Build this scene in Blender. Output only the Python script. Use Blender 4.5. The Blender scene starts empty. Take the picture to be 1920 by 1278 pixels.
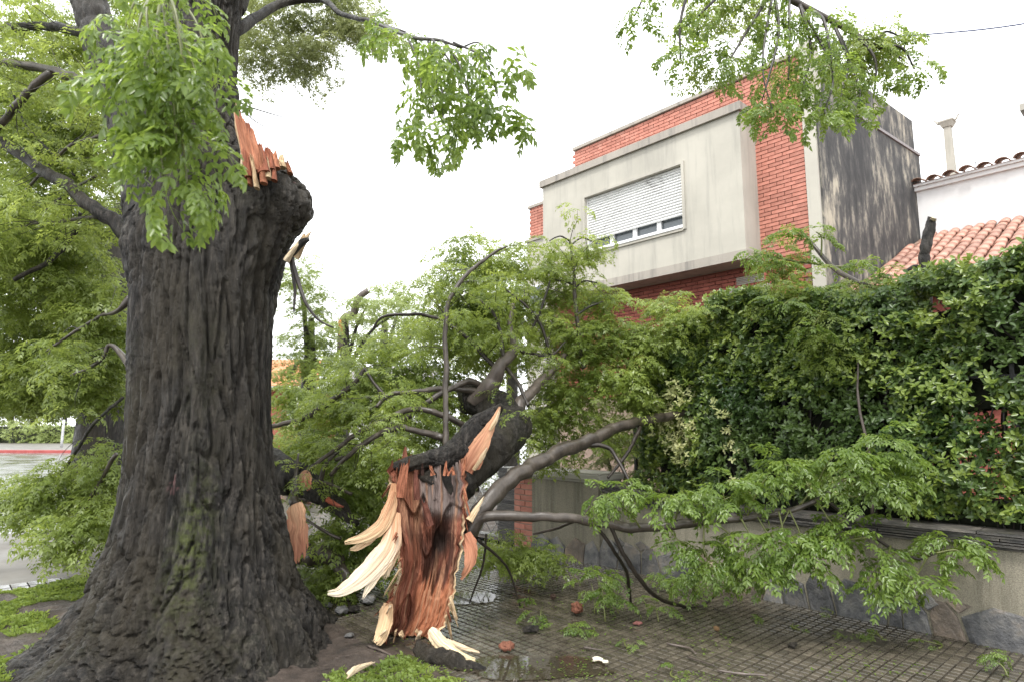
import bpy, math, random
import numpy as np
from mathutils import Matrix, Vector

# ------------------------------------------------------------------ camera, sky, sun, exposure
scn = bpy.context.scene
F_PX, CX, CY, EYE = 1180.0, 960.0, 639.0, 1.6
PITCH = math.atan(161.0 / F_PX)
cam_d = bpy.data.cameras.new('camera')
cam_d.sensor_width = 36.0
cam_d.lens = F_PX / 1920.0 * 36.0
cam_d.clip_start = 0.05
cam_d.clip_end = 2000.0
cam = bpy.data.objects.new('camera', cam_d)
scn.collection.objects.link(cam)
cam.location = (0, 0, EYE)
cam.rotation_euler = (math.pi / 2 + PITCH, 0, 0)
scn.camera = cam
cam_d.dof.use_dof = True
cam_d.dof.focus_distance = 5.6
cam_d.dof.aperture_fstop = 3.2

SUN_EL, SUN_AZ = math.radians(62), math.radians(200)      # azimuth measured from +Y towards +X
w = bpy.data.worlds.new('World')
scn.world = w
w.use_nodes = True
nt = w.node_tree
nt.nodes.clear()
sky = nt.nodes.new('ShaderNodeTexSky')
sky.sky_type = 'NISHITA'
sky.sun_disc = False
sky.sun_elevation = SUN_EL
sky.sun_rotation = SUN_AZ
sky.air_density = 1.0
sky.dust_density = 1.0
sky.ozone_density = 1.0
hs = nt.nodes.new('ShaderNodeHueSaturation')
hs.inputs['Saturation'].default_value = 0.10
bg = nt.nodes.new('ShaderNodeBackground')
bg.inputs['Strength'].default_value = 0.15
wo = nt.nodes.new('ShaderNodeOutputWorld')
nt.links.new(sky.outputs[0], hs.inputs['Color'])
cl = nt.nodes.new('ShaderNodeMix')               # a closed, even cloud layer in front of the clear sky
cl.data_type = 'RGBA'
cl.inputs[0].default_value = 0.75
cl.inputs[7].default_value = (8.2, 8.35, 8.5, 1)
nt.links.new(hs.outputs[0], cl.inputs[6])
nt.links.new(cl.outputs[2], bg.inputs['Color'])
nt.links.new(bg.outputs[0], wo.inputs['Surface'])

sd = bpy.data.lights.new('sun', 'SUN')
sd.energy = 1.5
sd.angle = math.radians(12)
sd.color = (1.0, 0.97, 0.93)
sun = bpy.data.objects.new('sun', sd)
scn.collection.objects.link(sun)
sv = Vector((math.sin(SUN_AZ) * math.cos(SUN_EL), math.cos(SUN_AZ) * math.cos(SUN_EL), math.sin(SUN_EL)))
sun.rotation_euler = sv.to_track_quat('Z', 'Y').to_euler()
sun.location = sv * 40

scn.view_settings.view_transform = 'Standard'
scn.view_settings.look = 'None'
scn.view_settings.gamma = 1.0
scn.view_settings.use_curve_mapping = False
scn.view_settings.exposure = 1.25
scn.cycles.use_denoising = True
scn.cycles.max_bounces = 6
scn.cycles.transparent_max_bounces = 8

rng = np.random.default_rng(7)
random.seed(7)

# ------------------------------------------------------------------ pixel -> place
CP, SP = math.cos(PITCH), math.sin(PITCH)
AX = (0.672, -0.7406)           # along the garden wall, towards the viewer's right
DX = (0.7406, 0.672)            # away from the street, into the gardens
ANG = math.atan2(AX[1], AX[0])

def ray(x, y):
    u, v = (x - CX) / F_PX, (CY - y) / F_PX
    return u, CP - v * SP, SP + v * CP

def at(x, y, Y):                # point seen at a pixel at forward distance Y
    r = ray(x, y)
    t = Y / r[1]
    return (r[0] * t, Y, EYE + r[2] * t)

def gnd(x, y, z=0.0):           # point on the ground
    r = ray(x, y)
    t = (z - EYE) / r[2]
    return (r[0] * t, r[1] * t, z)

def wall_at(x, y, n):           # (a, z) on the vertical plane parallel to the garden wall
    r = ray(x, y)
    t = n / (r[0] * DX[0] + r[1] * DX[1])
    return (r[0] * AX[0] + r[1] * AX[1]) * t, EYE + r[2] * t

def L(a, n, z):                 # wall-aligned coordinates -> world
    return (a * AX[0] + n * DX[0], a * AX[1] + n * DX[1], z)

def Larr(v):
    v = np.asarray(v, float)
    return np.stack([v[:, 0] * AX[0] + v[:, 1] * DX[0], v[:, 0] * AX[1] + v[:, 1] * DX[1], v[:, 2]], 1)

# ------------------------------------------------------------------ noise
_perm = np.random.default_rng(3).permutation(256)
_perm = np.concatenate([_perm, _perm, _perm])
_g = np.random.default_rng(4).normal(size=(256, 3))
_g /= np.linalg.norm(_g, axis=1)[:, None]

def noise(x, y, z):
    x, y, z = np.broadcast_arrays(np.asarray(x, float), np.asarray(y, float), np.asarray(z, float))
    xi, yi, zi = np.floor(x).astype(int), np.floor(y).astype(int), np.floor(z).astype(int)
    xf, yf, zf = x - xi, y - yi, z - zi
    fu, fv, fw = [t * t * t * (t * (t * 6 - 15) + 10) for t in (xf, yf, zf)]
    out = 0
    for dx in (0, 1):
        for dy in (0, 1):
            for dz in (0, 1):
                h = _perm[_perm[_perm[(xi + dx) & 255] + ((yi + dy) & 255)] + ((zi + dz) & 255)]
                g = _g[h]
                d = g[..., 0] * (xf - dx) + g[..., 1] * (yf - dy) + g[..., 2] * (zf - dz)
                out = out + d * (fu if dx else 1 - fu) * (fv if dy else 1 - fv) * (fw if dz else 1 - fw)
    return out * 1.6

def sstep(a, b, x):
    t = np.clip((x - a) / (b - a), 0, 1)
    return t * t * (3 - 2 * t)

# ------------------------------------------------------------------ objects
COL = scn.collection

def mesh_of(name, v, f, smooth=False, col=None, grain=None):
    """v (N,3); f (M,4) array of quads or list of faces."""
    me = bpy.data.meshes.new(name)
    v = np.asarray(v, np.float32)
    if isinstance(f, np.ndarray):
        m, k = f.shape
        me.vertices.add(len(v))
        me.vertices.foreach_set('co', v.ravel())
        me.loops.add(m * k)
        me.loops.foreach_set('vertex_index', f.astype(np.int32).ravel())
        me.polygons.add(m)
        me.polygons.foreach_set('loop_start', np.arange(0, m * k, k, dtype=np.int32))
        me.polygons.foreach_set('loop_total', np.full(m, k, np.int32))
        me.update(calc_edges=True)
    else:
        me.from_pydata([tuple(map(float, q)) for q in v], [], [tuple(int(i) for i in q) for q in f])
        me.update()
    if smooth:
        me.polygons.foreach_set('use_smooth', np.ones(len(me.polygons), bool))
    if col is not None:
        a = me.color_attributes.new('Col', 'FLOAT_COLOR', 'POINT')
        c = np.ones((len(v), 4), np.float32)
        c[:, :3] = col
        a.data.foreach_set('color', c.ravel())
    if grain is not None:
        a = me.attributes.new('Grain', 'FLOAT_VECTOR', 'POINT')
        a.data.foreach_set('vector', np.asarray(grain, np.float32).ravel())
    me.validate()
    return me

def wire(o, parent):
    COL.objects.link(o)
    if parent is not None:
        o.parent = parent
        b = parent.get('_base')
        if b is not None:
            o.matrix_parent_inverse = Matrix.Translation(Vector(b)).inverted()
    return o

def obj(name, me, mat=None, parent=None):
    o = bpy.data.objects.new(name, me)
    if mat is not None and not me.materials:
        me.materials.append(mat)
    return wire(o, parent)

def thing(name, label, cat, base, group=None):
    o = bpy.data.objects.new(name, None)
    o.empty_display_size = 0.1
    o.location = base
    o['label'], o['category'] = label, cat
    o['_base'] = [float(x) for x in base]
    if group:
        o['group'] = group
    COL.objects.link(o)
    return o

def tag(o, label, cat, group=None):
    o['label'], o['category'] = label, cat
    if group:
        o['group'] = group
    return o

def kind(o, k):
    o['kind'] = k
    return o

class MB:
    def __init__(s):
        s.v, s.f = [], []
    def add(s, v, f):
        k = len(s.v)
        s.v += [tuple(p) for p in v]
        s.f += [tuple(i + k for i in q) for q in f]
        return s
    def box(s, a0, a1, n0, n1, z0, z1, local=True):
        p = [(x, y, z) for x in (a0, a1) for y in (n0, n1) for z in (z0, z1)]
        if local:
            p = [L(*q) for q in p]
        return s.add(p, [(0, 1, 3, 2), (4, 6, 7, 5), (0, 4, 5, 1), (2, 3, 7, 6), (0, 2, 6, 4), (1, 5, 7, 3)])
    def prism(s, pts, off):     # polygon of 3-D points extruded by a vector
        n = len(pts)
        q = [tuple(np.add(p, off)) for p in pts]
        return s.add(list(pts) + q, [tuple(range(n))[::-1], tuple(range(n, 2 * n))] +
                     [(i, (i + 1) % n, n + (i + 1) % n, n + i) for i in range(n)])
    def build(s, name, mat, parent=None, smooth=False):
        return obj(name, mesh_of(name, s.v, s.f, smooth), mat, parent)

def bevel(o, wdt=0.01, seg=2):
    m = o.modifiers.new('bevel', 'BEVEL')
    m.width, m.segments, m.limit_method = wdt, seg, 'ANGLE'
    return o

def spline(p, n):
    p = np.asarray(p, float)
    if len(p) < 3:
        t = np.linspace(0, len(p) - 1, n)
        return np.stack([np.interp(t, np.arange(len(p)), p[:, k]) for k in range(p.shape[1])], 1)
    q = np.vstack([2 * p[0] - p[1], p, 2 * p[-1] - p[-2]])
    t = np.linspace(0, len(p) - 1 - 1e-6, n)
    i = t.astype(int)
    u = (t - i)[:, None]
    a, b, c, d = q[i], q[i + 1], q[i + 2], q[i + 3]
    return 0.5 * (2 * b + (c - a) * u + (2 * a - 5 * b + 4 * c - d) * u ** 2 + (3 * b - a - 3 * c + d) * u ** 3)

def frames(p):
    t = np.gradient(p, axis=0)
    t /= np.linalg.norm(t, axis=1)[:, None] + 1e-9
    ref = np.array([0, 0, 1.0]) if abs(t[0][2]) < 0.9 else np.array([1.0, 0, 0])
    n = np.zeros_like(p)
    cur = ref
    for i in range(len(p)):
        cur = cur - t[i] * cur.dot(t[i])
        cur /= np.linalg.norm(cur) + 1e-9
        n[i] = cur
    return t, n, np.cross(t, n)

def bark_relief(x, y, z, fx, fz):
    """interlaced long plates parted by narrow fissures; about 0..1"""
    q = noise(x * fx * .35, y * fx * .35, z * fz * .9 + 9)
    wx = x + .6 / fx * q
    wy = y + .6 / fx * noise(x * fx * .35 + 5, y * fx * .35, z * fz * .9 + 3)
    a = np.abs(noise(wx * fx, wy * fx, z * fz))
    b = np.abs(noise(wx * fx * 1.7 + 7, wy * fx * 1.7, z * fz * 1.7 + 2))
    c = np.abs(noise(wx * fx * 3.6 + 1, wy * fx * 3.6, z * fz * 4.5))
    d = noise(x * fx * 2.3 + 4, y * fx * 2.3, z * fz * 3.1)
    return np.clip(a / .17, 0, 1) ** .75 * .40 + a * .35 + np.clip(b / .17, 0, 1) ** .75 * .24 + np.clip(c / .25, 0, 1) * .12 + d * .07

def tube_arrays(path, rad, sides=10, n=24, relief=0.0, fx=14, fz=2.5, wob=0.0, seed=0.0, cap=True):
    pr = np.column_stack([path, rad])
    s = spline(pr, n)
    p, r = s[:, :3], np.maximum(s[:, 3], 0.0012)
    ln0 = np.concatenate([[0], np.cumsum(np.linalg.norm(np.diff(p, axis=0), axis=1))])
    if wob:
        kk_ = np.minimum(r, .05)[:, None] * .55 * np.sin(np.pi * np.linspace(0, 1, n))[:, None] ** .3
        p = p + kk_ * np.stack([noise(ln0 * 4.5 + seed * 3.1, q_, .5) + .6 * noise(ln0 * 11 + seed * 2.3, q_, 3.5) for q_ in (.3, 5.3, 9.3)], 1)
        r = r * (1 + .16 * np.clip(noise(ln0 * 5 + seed * 5.7, 2.2, .7), 0, 1) + .05 * noise(ln0 * 15 + seed, 4.2, .7))
    t, nn, bb = frames(p)
    ph = np.linspace(0, 2 * np.pi, sides, endpoint=False)
    c, sn = np.cos(ph), np.sin(ph)
    ln = np.concatenate([[0], np.cumsum(np.linalg.norm(np.diff(p, axis=0), axis=1))])
    R = np.repeat(r[:, None], sides, 1)
    if wob:
        R = R * (1 + wob * noise(c[None] * 1.3 + seed, sn[None] * 1.3, ln[:, None] * 2.0 / max(r[0] * 4, .05)))
    if relief:
        h = bark_relief(c[None] * r[:, None] + seed, sn[None] * r[:, None], np.repeat(ln[:, None], sides, 1), fx, fz)
        R = R + relief * (h - .5)
    v = p[:, None] + (nn[:, None] * c[None, :, None] + bb[:, None] * sn[None, :, None]) * R[..., None]
    i = np.arange(n - 1)[:, None] * sides
    j = np.arange(sides)[None]
    k = (j + 1) % sides
    f = np.stack([i + j, i + k, i + sides + k, i + sides + j], -1).reshape(-1, 4)
    v = v.reshape(-1, 3)
    if cap:
        v = np.vstack([v, p[0], p[-1]])
        a, b = len(v) - 2, len(v) - 1
        jj = np.arange(sides)
        kk = (jj + 1) % sides
        f = np.vstack([f, np.stack([np.full(sides, a), kk, jj, jj], 1), np.stack([np.full(sides, b), (n - 1) * sides + jj, (n - 1) * sides + kk, (n - 1) * sides + kk], 1)])
    return v, f

def tube_faces(f):
    return [tuple(dict.fromkeys(map(int, q))) for q in f]

def tube(name, path, rad, mat, parent=None, sides=10, n=24, **kw):
    v, f = tube_arrays(path, rad, sides, n, **kw)
    return obj(name, mesh_of(name, v, tube_faces(f), True), mat, parent)

def px_tube(name, pts, mat, parent=None, sides=10, n=24, **kw):
    """pts: (px, py, distance, radius in px)"""
    return tube(name, [at(x, y, Y) for x, y, Y, r in pts], [r * Y / F_PX for x, y, Y, r in pts], mat, parent, sides, n, **kw)

# ------------------------------------------------------------------ materials
def new_mat(name):
    m = bpy.data.materials.new(name)
    m.use_nodes = True
    t = m.node_tree
    return m, t, t.nodes['Principled BSDF']

def nd(t, typ, **kw):
    n = t.nodes.new(typ)
    for k, v in kw.items():
        if k in n.inputs:
            n.inputs[k].default_value = v
        else:
            setattr(n, k, v)
    return n

def ramp(t, fac, stops):
    r = t.nodes.new('ShaderNodeValToRGB')
    e = r.color_ramp.elements
    while len(e) < len(stops):
        e.new(0.5)
    for el, (p, c) in zip(e, stops):
        el.position = p
        el.color = (*c, 1) if len(c) == 3 else c
    t.links.new(fac, r.inputs[0])
    return r.outputs[0]

def mixc(t, fac, a, b, mode='MIX'):
    m = t.nodes.new('ShaderNodeMix')
    m.data_type = 'RGBA'
    m.blend_type = mode
    for s, q in ((0, fac), (6, a), (7, b)):
        if hasattr(q, 'is_linked') or hasattr(q, 'links'):
            t.links.new(q, m.inputs[s])
        else:
            m.inputs[s].default_value = q if s == 0 else ((*q, 1) if len(q) == 3 else q)
    return m.outputs[2]

def coords(t, scale=(1, 1, 1), rot=0.0, kind='Object'):
    c = t.nodes.new('ShaderNodeTexCoord')
    m = t.nodes.new('ShaderNodeMapping')
    m.inputs['Scale'].default_value = scale
    m.inputs['Rotation'].default_value = (0, 0, rot)
    t.links.new(c.outputs[kind], m.inputs[0])
    return m.outputs[0]

def tex(t, co, scale, detail=6, rough=.6, dist=0.0):
    n = nd(t, 'ShaderNodeTexNoise', Scale=scale, Detail=detail, Roughness=rough, Distortion=dist)
    t.links.new(co, n.inputs['Vector'])
    return n.outputs['Fac']

def bump(t, b, h, strength, dist=.01):
    n = nd(t, 'ShaderNodeBump', Strength=strength, Distance=dist)
    t.links.new(h, n.inputs['Height'])
    t.links.new(n.outputs[0], b.inputs['Normal'])

def spec(b, rough, s=.5):
    b.inputs['Roughness'].default_value = rough
    b.inputs['Specular IOR Level'].default_value = s

def m_noise(name, stops, scale=4, rough=.7, stretch=(1, 1, 1), bs=0.3, bscale=None, sp=.4, rough2=None, bd=.01, isl=0.0):
    m, t, b = new_mat(name)
    co = coords(t, stretch)
    fa = tex(t, co, scale, 8, .62)
    col = ramp(t, fa, stops)
    if isl:
        g = t.nodes.new('ShaderNodeObjectInfo')
        hv = nd(t, 'ShaderNodeHueSaturation')
        mr = nd(t, 'ShaderNodeMapRange')
        mr.inputs['To Min'].default_value, mr.inputs['To Max'].default_value = 1 - isl, 1 + isl
        g2 = t.nodes.new('ShaderNodeNewGeometry')
        ad = nd(t, 'ShaderNodeMath', operation='ADD')
        fr = nd(t, 'ShaderNodeMath', operation='FRACT')
        t.links.new(g.outputs['Random'], ad.inputs[0])
        t.links.new(g2.outputs['Random Per Island'], ad.inputs[1])
        t.links.new(ad.outputs[0], fr.inputs[0])
        t.links.new(fr.outputs[0], mr.inputs['Value'])
        t.links.new(mr.outputs[0], hv.inputs['Value'])
        t.links.new(col, hv.inputs['Color'])
        col = hv.outputs[0]
    t.links.new(col, b.inputs['Base Color'])
    spec(b, rough, sp)
    if rough2 is not None:
        mr = nd(t, 'ShaderNodeMapRange')
        mr.inputs['From Min'].default_value, mr.inputs['From Max'].default_value = .35, .65
        mr.inputs['To Min'].default_value, mr.inputs['To Max'].default_value = rough, rough2
        t.links.new(tex(t, co, scale * .6, 4), mr.inputs['Value'])
        t.links.new(mr.outputs[0], b.inputs['Roughness'])
    if bs:
        bump(t, b, tex(t, co, bscale or scale * 4, 8, .65), bs, bd)
    return m

def m_leaf(name, dark, light, trans=.45, rough=.35, gloss=.5, spread=.25):
    m, t, b = new_mat(name)
    g = t.nodes.new('ShaderNodeNewGeometry')
    co = coords(t)
    cl = tex(t, co, 1.6, 3, .5)
    mx = nd(t, 'ShaderNodeMath', operation='MULTIPLY_ADD')
    mx.inputs[1].default_value = .45
    oi = t.nodes.new('ShaderNodeObjectInfo')
    av_ = nd(t, 'ShaderNodeMath', operation='ADD')
    fr_ = nd(t, 'ShaderNodeMath', operation='MULTIPLY')
    fr_.inputs[1].default_value = .5
    t.links.new(oi.outputs['Random'], av_.inputs[0])
    t.links.new(g.outputs['Random Per Island'], av_.inputs[1])
    t.links.new(av_.outputs[0], fr_.inputs[0])
    t.links.new(fr_.outputs[0], mx.inputs[0])
    sub = nd(t, 'ShaderNodeMath', operation='MULTIPLY_ADD')
    sub.inputs[1].default_value, sub.inputs[2].default_value = 1.3, -.38
    t.links.new(cl, sub.inputs[0])
    t.links.new(sub.outputs[0], mx.inputs[2])
    col = ramp(t, mx.outputs[0], [(0.05, dark), (.95, light)])
    t.links.new(col, b.inputs['Base Color'])
    spec(b, rough, gloss)
    tr = t.nodes.new('ShaderNodeBsdfTranslucent')
    hv = nd(t, 'ShaderNodeHueSaturation', Saturation=1.05, Value=1.8)
    hv.inputs['Hue'].default_value = .485
    t.links.new(col, hv.inputs['Color'])
    t.links.new(hv.outputs[0], tr.inputs['Color'])
    ms = nd(t, 'ShaderNodeMixShader')
    ms.inputs[0].default_value = trans
    t.links.new(b.outputs[0], ms.inputs[1])
    t.links.new(tr.outputs[0], ms.inputs[2])
    t.links.new(ms.outputs[0], t.nodes['Material Output'].inputs['Surface'])
    return m

M = {}
M['leaf'] = m_leaf('chinaberry_leaf', (.06, .10, .02), (.28, .35, .09), .5, .36)
M['leaf_fallen'] = m_leaf('chinaberry_leaf_wet', (.085, .13, .026), (.35, .43, .11), .52, .34, .5)
M['leaf_near'] = m_leaf('chinaberry_leaf_fresh', (.06, .115, .02), (.245, .335, .075), .5, .3, .6)
M['leaf_hazy'] = m_leaf('chinaberry_leaf_hazy', (.12, .145, .06), (.30, .34, .15), .5, .4)  # grey-green lightened: lens-flare haze over the upper foliage mixed into the colour
M['leaf_far'] = m_leaf('far_foliage', (.13, .18, .06), (.32, .38, .14), .4, .5, .3)
M['leaf_hedge'] = m_leaf('hedge_leaf', (.042, .085, .026), (.15, .215, .058), .36, .3, .5)
M['leaf_hedge_new'] = m_leaf('hedge_leaf_new', (.10, .16, .03), (.24, .30, .06), .3, .3, .5)
M['leaf_pale'] = m_leaf('hedge_leaf_variegated', (.38, .42, .17), (.62, .60, .34), .3, .35, .4)
M['grass'] = m_leaf('grass_blade', (.09, .14, .03), (.26, .34, .08), .4, .45, .3)

def m_bark(name, dark, mid, light, moss=0.0, rough=.28):
    m, t, b = new_mat(name)
    co = coords(t, (1, 1, .16))
    col = ramp(t, tex(t, co, 30, 8, .7), [(.36, dark), (.5, mid), (.66, light)])
    col = mixc(t, ramp(t, tex(t, coords(t, (1, 1, .4)), 2.2, 5, .6), [(.42, (0, 0, 0)), (.62, (.75, .75, .75))]), col, tuple(q * f for q, f in zip(mid, (1.9, 1.75, 1.2))))
    at_ = nd(t, 'ShaderNodeAttribute', attribute_name='Col')
    if moss:
        co2 = coords(t)
        mm = nd(t, 'ShaderNodeSeparateColor')
        t.links.new(at_.outputs['Color'], mm.inputs[0])
        ml = nd(t, 'ShaderNodeMath', operation='MULTIPLY')
        t.links.new(mm.outputs[1], ml.inputs[0])
        t.links.new(ramp(t, tex(t, co2, 16, 8, .7), [(.42, (0, 0, 0)), (.62, (1, 1, 1))]), ml.inputs[1])
        col = mixc(t, ml.outputs[0], col, (.075, .09, .02))
        mp = nd(t, 'ShaderNodeMath', operation='MULTIPLY')
        t.links.new(mm.outputs[0], mp.inputs[0])
        mp.inputs[1].default_value = .8
        col = mixc(t, mp.outputs[0], col, (.20, .10, .095))
    t.links.new(col, b.inputs['Base Color'])
    spec(b, rough, .36)
    mr = nd(t, 'ShaderNodeMapRange')
    mr.inputs['From Min'].default_value, mr.inputs['From Max'].default_value = .35, .7
    mr.inputs['To Min'].default_value, mr.inputs['To Max'].default_value = .72, rough
    t.links.new(tex(t, coords(t, (1, 1, .4)), 14, 6, .6), mr.inputs['Value'])
    t.links.new(mr.outputs[0], b.inputs['Roughness'])
    h1 = nd(t, 'ShaderNodeTexNoise', noise_type='RIDGED_MULTIFRACTAL', normalize=False)
    for k_, v_ in (('Scale', 11.0), ('Detail', 6.0), ('Roughness', .62), ('Lacunarity', 2.1), ('Offset', .9), ('Gain', 1.6)):
        h1.inputs[k_].default_value = v_
    t.links.new(coords(t, (1, 1, .10)), h1.inputs['Vector'])
    h2 = tex(t, coords(t, (1, 1, .45)), 95, 8, .72)
    ad = nd(t, 'ShaderNodeMath', operation='MULTIPLY_ADD')
    ad.inputs[1].default_value = -.35
    t.links.new(h1.outputs['Fac'], ad.inputs[0])
    t.links.new(h2, ad.inputs[2])
    bump(t, b, ad.outputs[0], .9, .03)
    return m

M['bark'] = m_bark('wet_bark', (.005, .0042, .0036), (.019, .0165, .014), (.085, .074, .062), 1.0)
M['bark_plain'] = m_bark('wet_limb_bark', (.006, .0052, .0046), (.019, .0165, .0145), (.08, .07, .06))
M['branch'] = m_noise('smooth_branch_bark', [(.3, (.028, .022, .017)), (.6, (.075, .061, .049)), (.8, (.13, .11, .09))], 12, .32, (1, 1, .5), .3, 60)
M['branch_pale'] = m_noise('pale_branch_bark', [(.3, (.06, .048, .04)), (.6, (.12, .097, .083)), (.8, (.18, .15, .13))], 10, .38, (1, 1, .5), .3, 60)
M['twig'] = m_noise('twig_bark', [(.3, (.014, .011, .009)), (.7, (.04, .031, .024))], 20, .4, (1, 1, .5), 0)
M['stalk'] = m_noise('green_stalk', [(.3, (.07, .085, .022)), (.7, (.14, .15, .045))], 20, .4, (1, 1, 1), 0)

def m_wood(name, lowc, bst):
    m, t, b = new_mat(name)
    a = nd(t, 'ShaderNodeAttribute', attribute_name='Col')
    ga = nd(t, 'ShaderNodeAttribute', attribute_name='Grain')
    mp = nd(t, 'ShaderNodeMapping')
    mp.inputs['Scale'].default_value = (1, .06, 1)
    t.links.new(ga.outputs['Vector'], mp.inputs[0])
    st = tex(t, mp.outputs[0], 110, 10, .68)
    gr = ramp(t, st, [(.3, lowc), (.5, (1, 1, 1)), (.75, (1.2, 1.17, 1.12))])
    col = mixc(t, 1.0, a.outputs['Color'], gr, 'MULTIPLY')
    t.links.new(col, b.inputs['Base Color'])
    spec(b, .8, .2)
    bump(t, b, st, bst, .012)
    return m
M['wood'] = m_wood('torn_wood', (.38, .33, .30), .7)
M['sapwood'] = m_wood('pale_sapwood', (.74, .68, .60), .35)

M['plaster'] = None
def m_plaster(name, base, stain, dirt=.5, pebble=0.0, rough=.8, streak=True):
    m, t, b = new_mat(name)
    co = coords(t)
    big = tex(t, co, .9, 6, .6)
    col = mixc(t, ramp(t, big, [(.38, (0, 0, 0)), (.7, (1, 1, 1))]), base, tuple(.82 * x for x in base))
    if streak:
        cs = coords(t, (2.2, 2.2, .18))
        s = ramp(t, tex(t, cs, 2.4, 8, .7), [(.5, (0, 0, 0)), (.72, (1, 1, 1))])
        ml = nd(t, 'ShaderNodeMath', operation='MULTIPLY')
        t.links.new(s, ml.inputs[0])
        ml.inputs[1].default_value = dirt
        col = mixc(t, ml.outputs[0], col, stain)
    if pebble:
        p = ramp(t, tex(t, co, 130, 3, .8), [(.3, (.45, .43, .4)), (.55, (1, 1, 1)), (.75, (1.35, 1.33, 1.28))])
        col = mixc(t, pebble, col, p, 'MULTIPLY')
    t.links.new(col, b.inputs['Base Color'])
    spec(b, rough, .3)
    bump(t, b, tex(t, co, 90 if pebble else 40, 6, .7), .5 if pebble else .2, .01)
    return m
M['plaster'] = m_plaster('cream_plaster', (.47, .445, .385), (.25, .24, .215), .55)
M['plaster_trim'] = m_plaster('weathered_cornice', (.38, .345, .30), (.13, .125, .12), .8)
M['plaster_white'] = m_plaster('white_plaster', (.72, .72, .71), (.6, .6, .58), .25)
M['roughcast'] = m_plaster('roughcast', (.30, .275, .215), (.10, .093, .07), .85, .9)
M['concrete'] = m_plaster('pale_concrete', (.40, .38, .33), (.2, .2, .17), .6)

def m_party():
    m, t, b = new_mat('blackened_render')
    c1 = coords(t, (1, 1, .42))
    n1 = tex(t, c1, 1.3, 9, .68, .4)
    n2 = tex(t, coords(t, (1, 1, .3)), 5.5, 9, .72)
    ad = nd(t, 'ShaderNodeMath', operation='MULTIPLY_ADD')
    ad.inputs[1].default_value = .6
    t.links.new(n2, ad.inputs[0])
    s2 = nd(t, 'ShaderNodeMath', operation='MULTIPLY')
    s2.inputs[1].default_value = .55
    t.links.new(n1, s2.inputs[0])
    t.links.new(s2.outputs[0], ad.inputs[2])
    col = ramp(t, ad.outputs[0], [(.48, (.04, .04, .041)), (.575, (.08, .078, .075)), (.63, (.21, .195, .165)), (.70, (.42, .38, .30))])
    t.links.new(col, b.inputs['Base Color'])
    spec(b, .8, .3)
    bump(t, b, n2, .25, .02)
    return m
M['party'] = m_party()
M['brick'] = m_noise('orange_brick', [(.3, (.36, .135, .095)), (.55, (.46, .19, .14)), (.75, (.54, .27, .205))], 6, .75, (1, 1, 1), .3, 80, isl=.14)
M['brick_shaded'] = m_noise('shaded_red_brick', [(.3, (.22, .06, .045)), (.7, (.34, .10, .07))], 6, .75, (1, 1, 1), .3, 80, isl=.12)  # red brick darkened for the shade below the bay, reused on other walls
M['mortar'] = m_noise('grey_mortar', [(.3, (.26, .185, .15)), (.7, (.36, .27, .22))], 12, .9)
M['roof_tile'] = m_noise('terracotta_tile', [(.25, (.22, .11, .085)), (.5, (.36, .18, .13)), (.75, (.46, .31, .24))], 7, .6, (1, 1, 1), .4, 60, isl=.22)
M['roof_tile_old'] = m_noise('mossy_ridge_tile', [(.25, (.12, .08, .06)), (.55, (.30, .19, .14)), (.75, (.42, .36, .29))], 7, .75, (1, 1, 1), .4, 60, isl=.2)
M['slate'] = m_noise('dark_slate', [(.3, (.03, .03, .03)), (.55, (.085, .078, .07)), (.75, (.17, .15, .13))], 9, .35, (1, 1, 4), .6, 40, isl=.35)
M['stone'] = m_noise('blue_grey_stone', [(.28, (.04, .04, .043)), (.45, (.10, .10, .104)), (.56, (.165, .16, .155)), (.68, (.23, .20, .17))], 5.5, .4, (1, 1, 1), .8, 26, isl=.35, bd=.02)
M['stone_tan'] = m_noise('tan_stone', [(.25, (.07, .06, .05)), (.45, (.16, .13, .105)), (.6, (.26, .20, .15)), (.75, (.33, .27, .20))], 5, .42, (1, 1, 1), .8, 26, isl=.3, bd=.02)
M['soil'] = m_noise('wet_soil', [(.3, (.022, .016, .012)), (.55, (.065, .048, .037)), (.75, (.13, .10, .085))], 7, .35, (1, 1, 1), 1.0, 40, .5, .75, .03)
M['paver'] = m_noise('wet_paver', [(.3, (.042, .036, .027)), (.55, (.078, .067, .05)), (.75, (.12, .10, .074))], 5, .08, (1, 1, 1), .12, 90, .6, .34, .004, isl=.25)
M['grout'] = m_noise('wet_grout', [(.3, (.03, .026, .021)), (.7, (.075, .064, .05))], 14, .3, (1, 1, 1), .5, 60)
M['asphalt'] = m_noise('wet_asphalt', [(.3, (.05, .05, .05)), (.7, (.085, .083, .08))], 1.2, .10, (1, 1, 1), .12, 60, .5, .28, .004)
M['drive'] = m_noise('wet_concrete_drive', [(.3, (.07, .063, .053)), (.7, (.13, .115, .095))], 1.5, .32, (1, 1, 1), .15, 50, .4, .55, .004)
M['red_paint'] = m_noise('red_kerb_paint', [(.3, (.30, .05, .045)), (.7, (.42, .10, .09))], 3, .5)
M['white_paint'] = m_noise('white_paint', [(.3, (.70, .70, .68)), (.7, (.80, .80, .79))], 8, .45, bs=.1)
M['window_frame'] = m_noise('white_window_frame', [(.3, (.66, .66, .66)), (.7, (.78, .78, .78))], 8, .4, bs=0)
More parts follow.
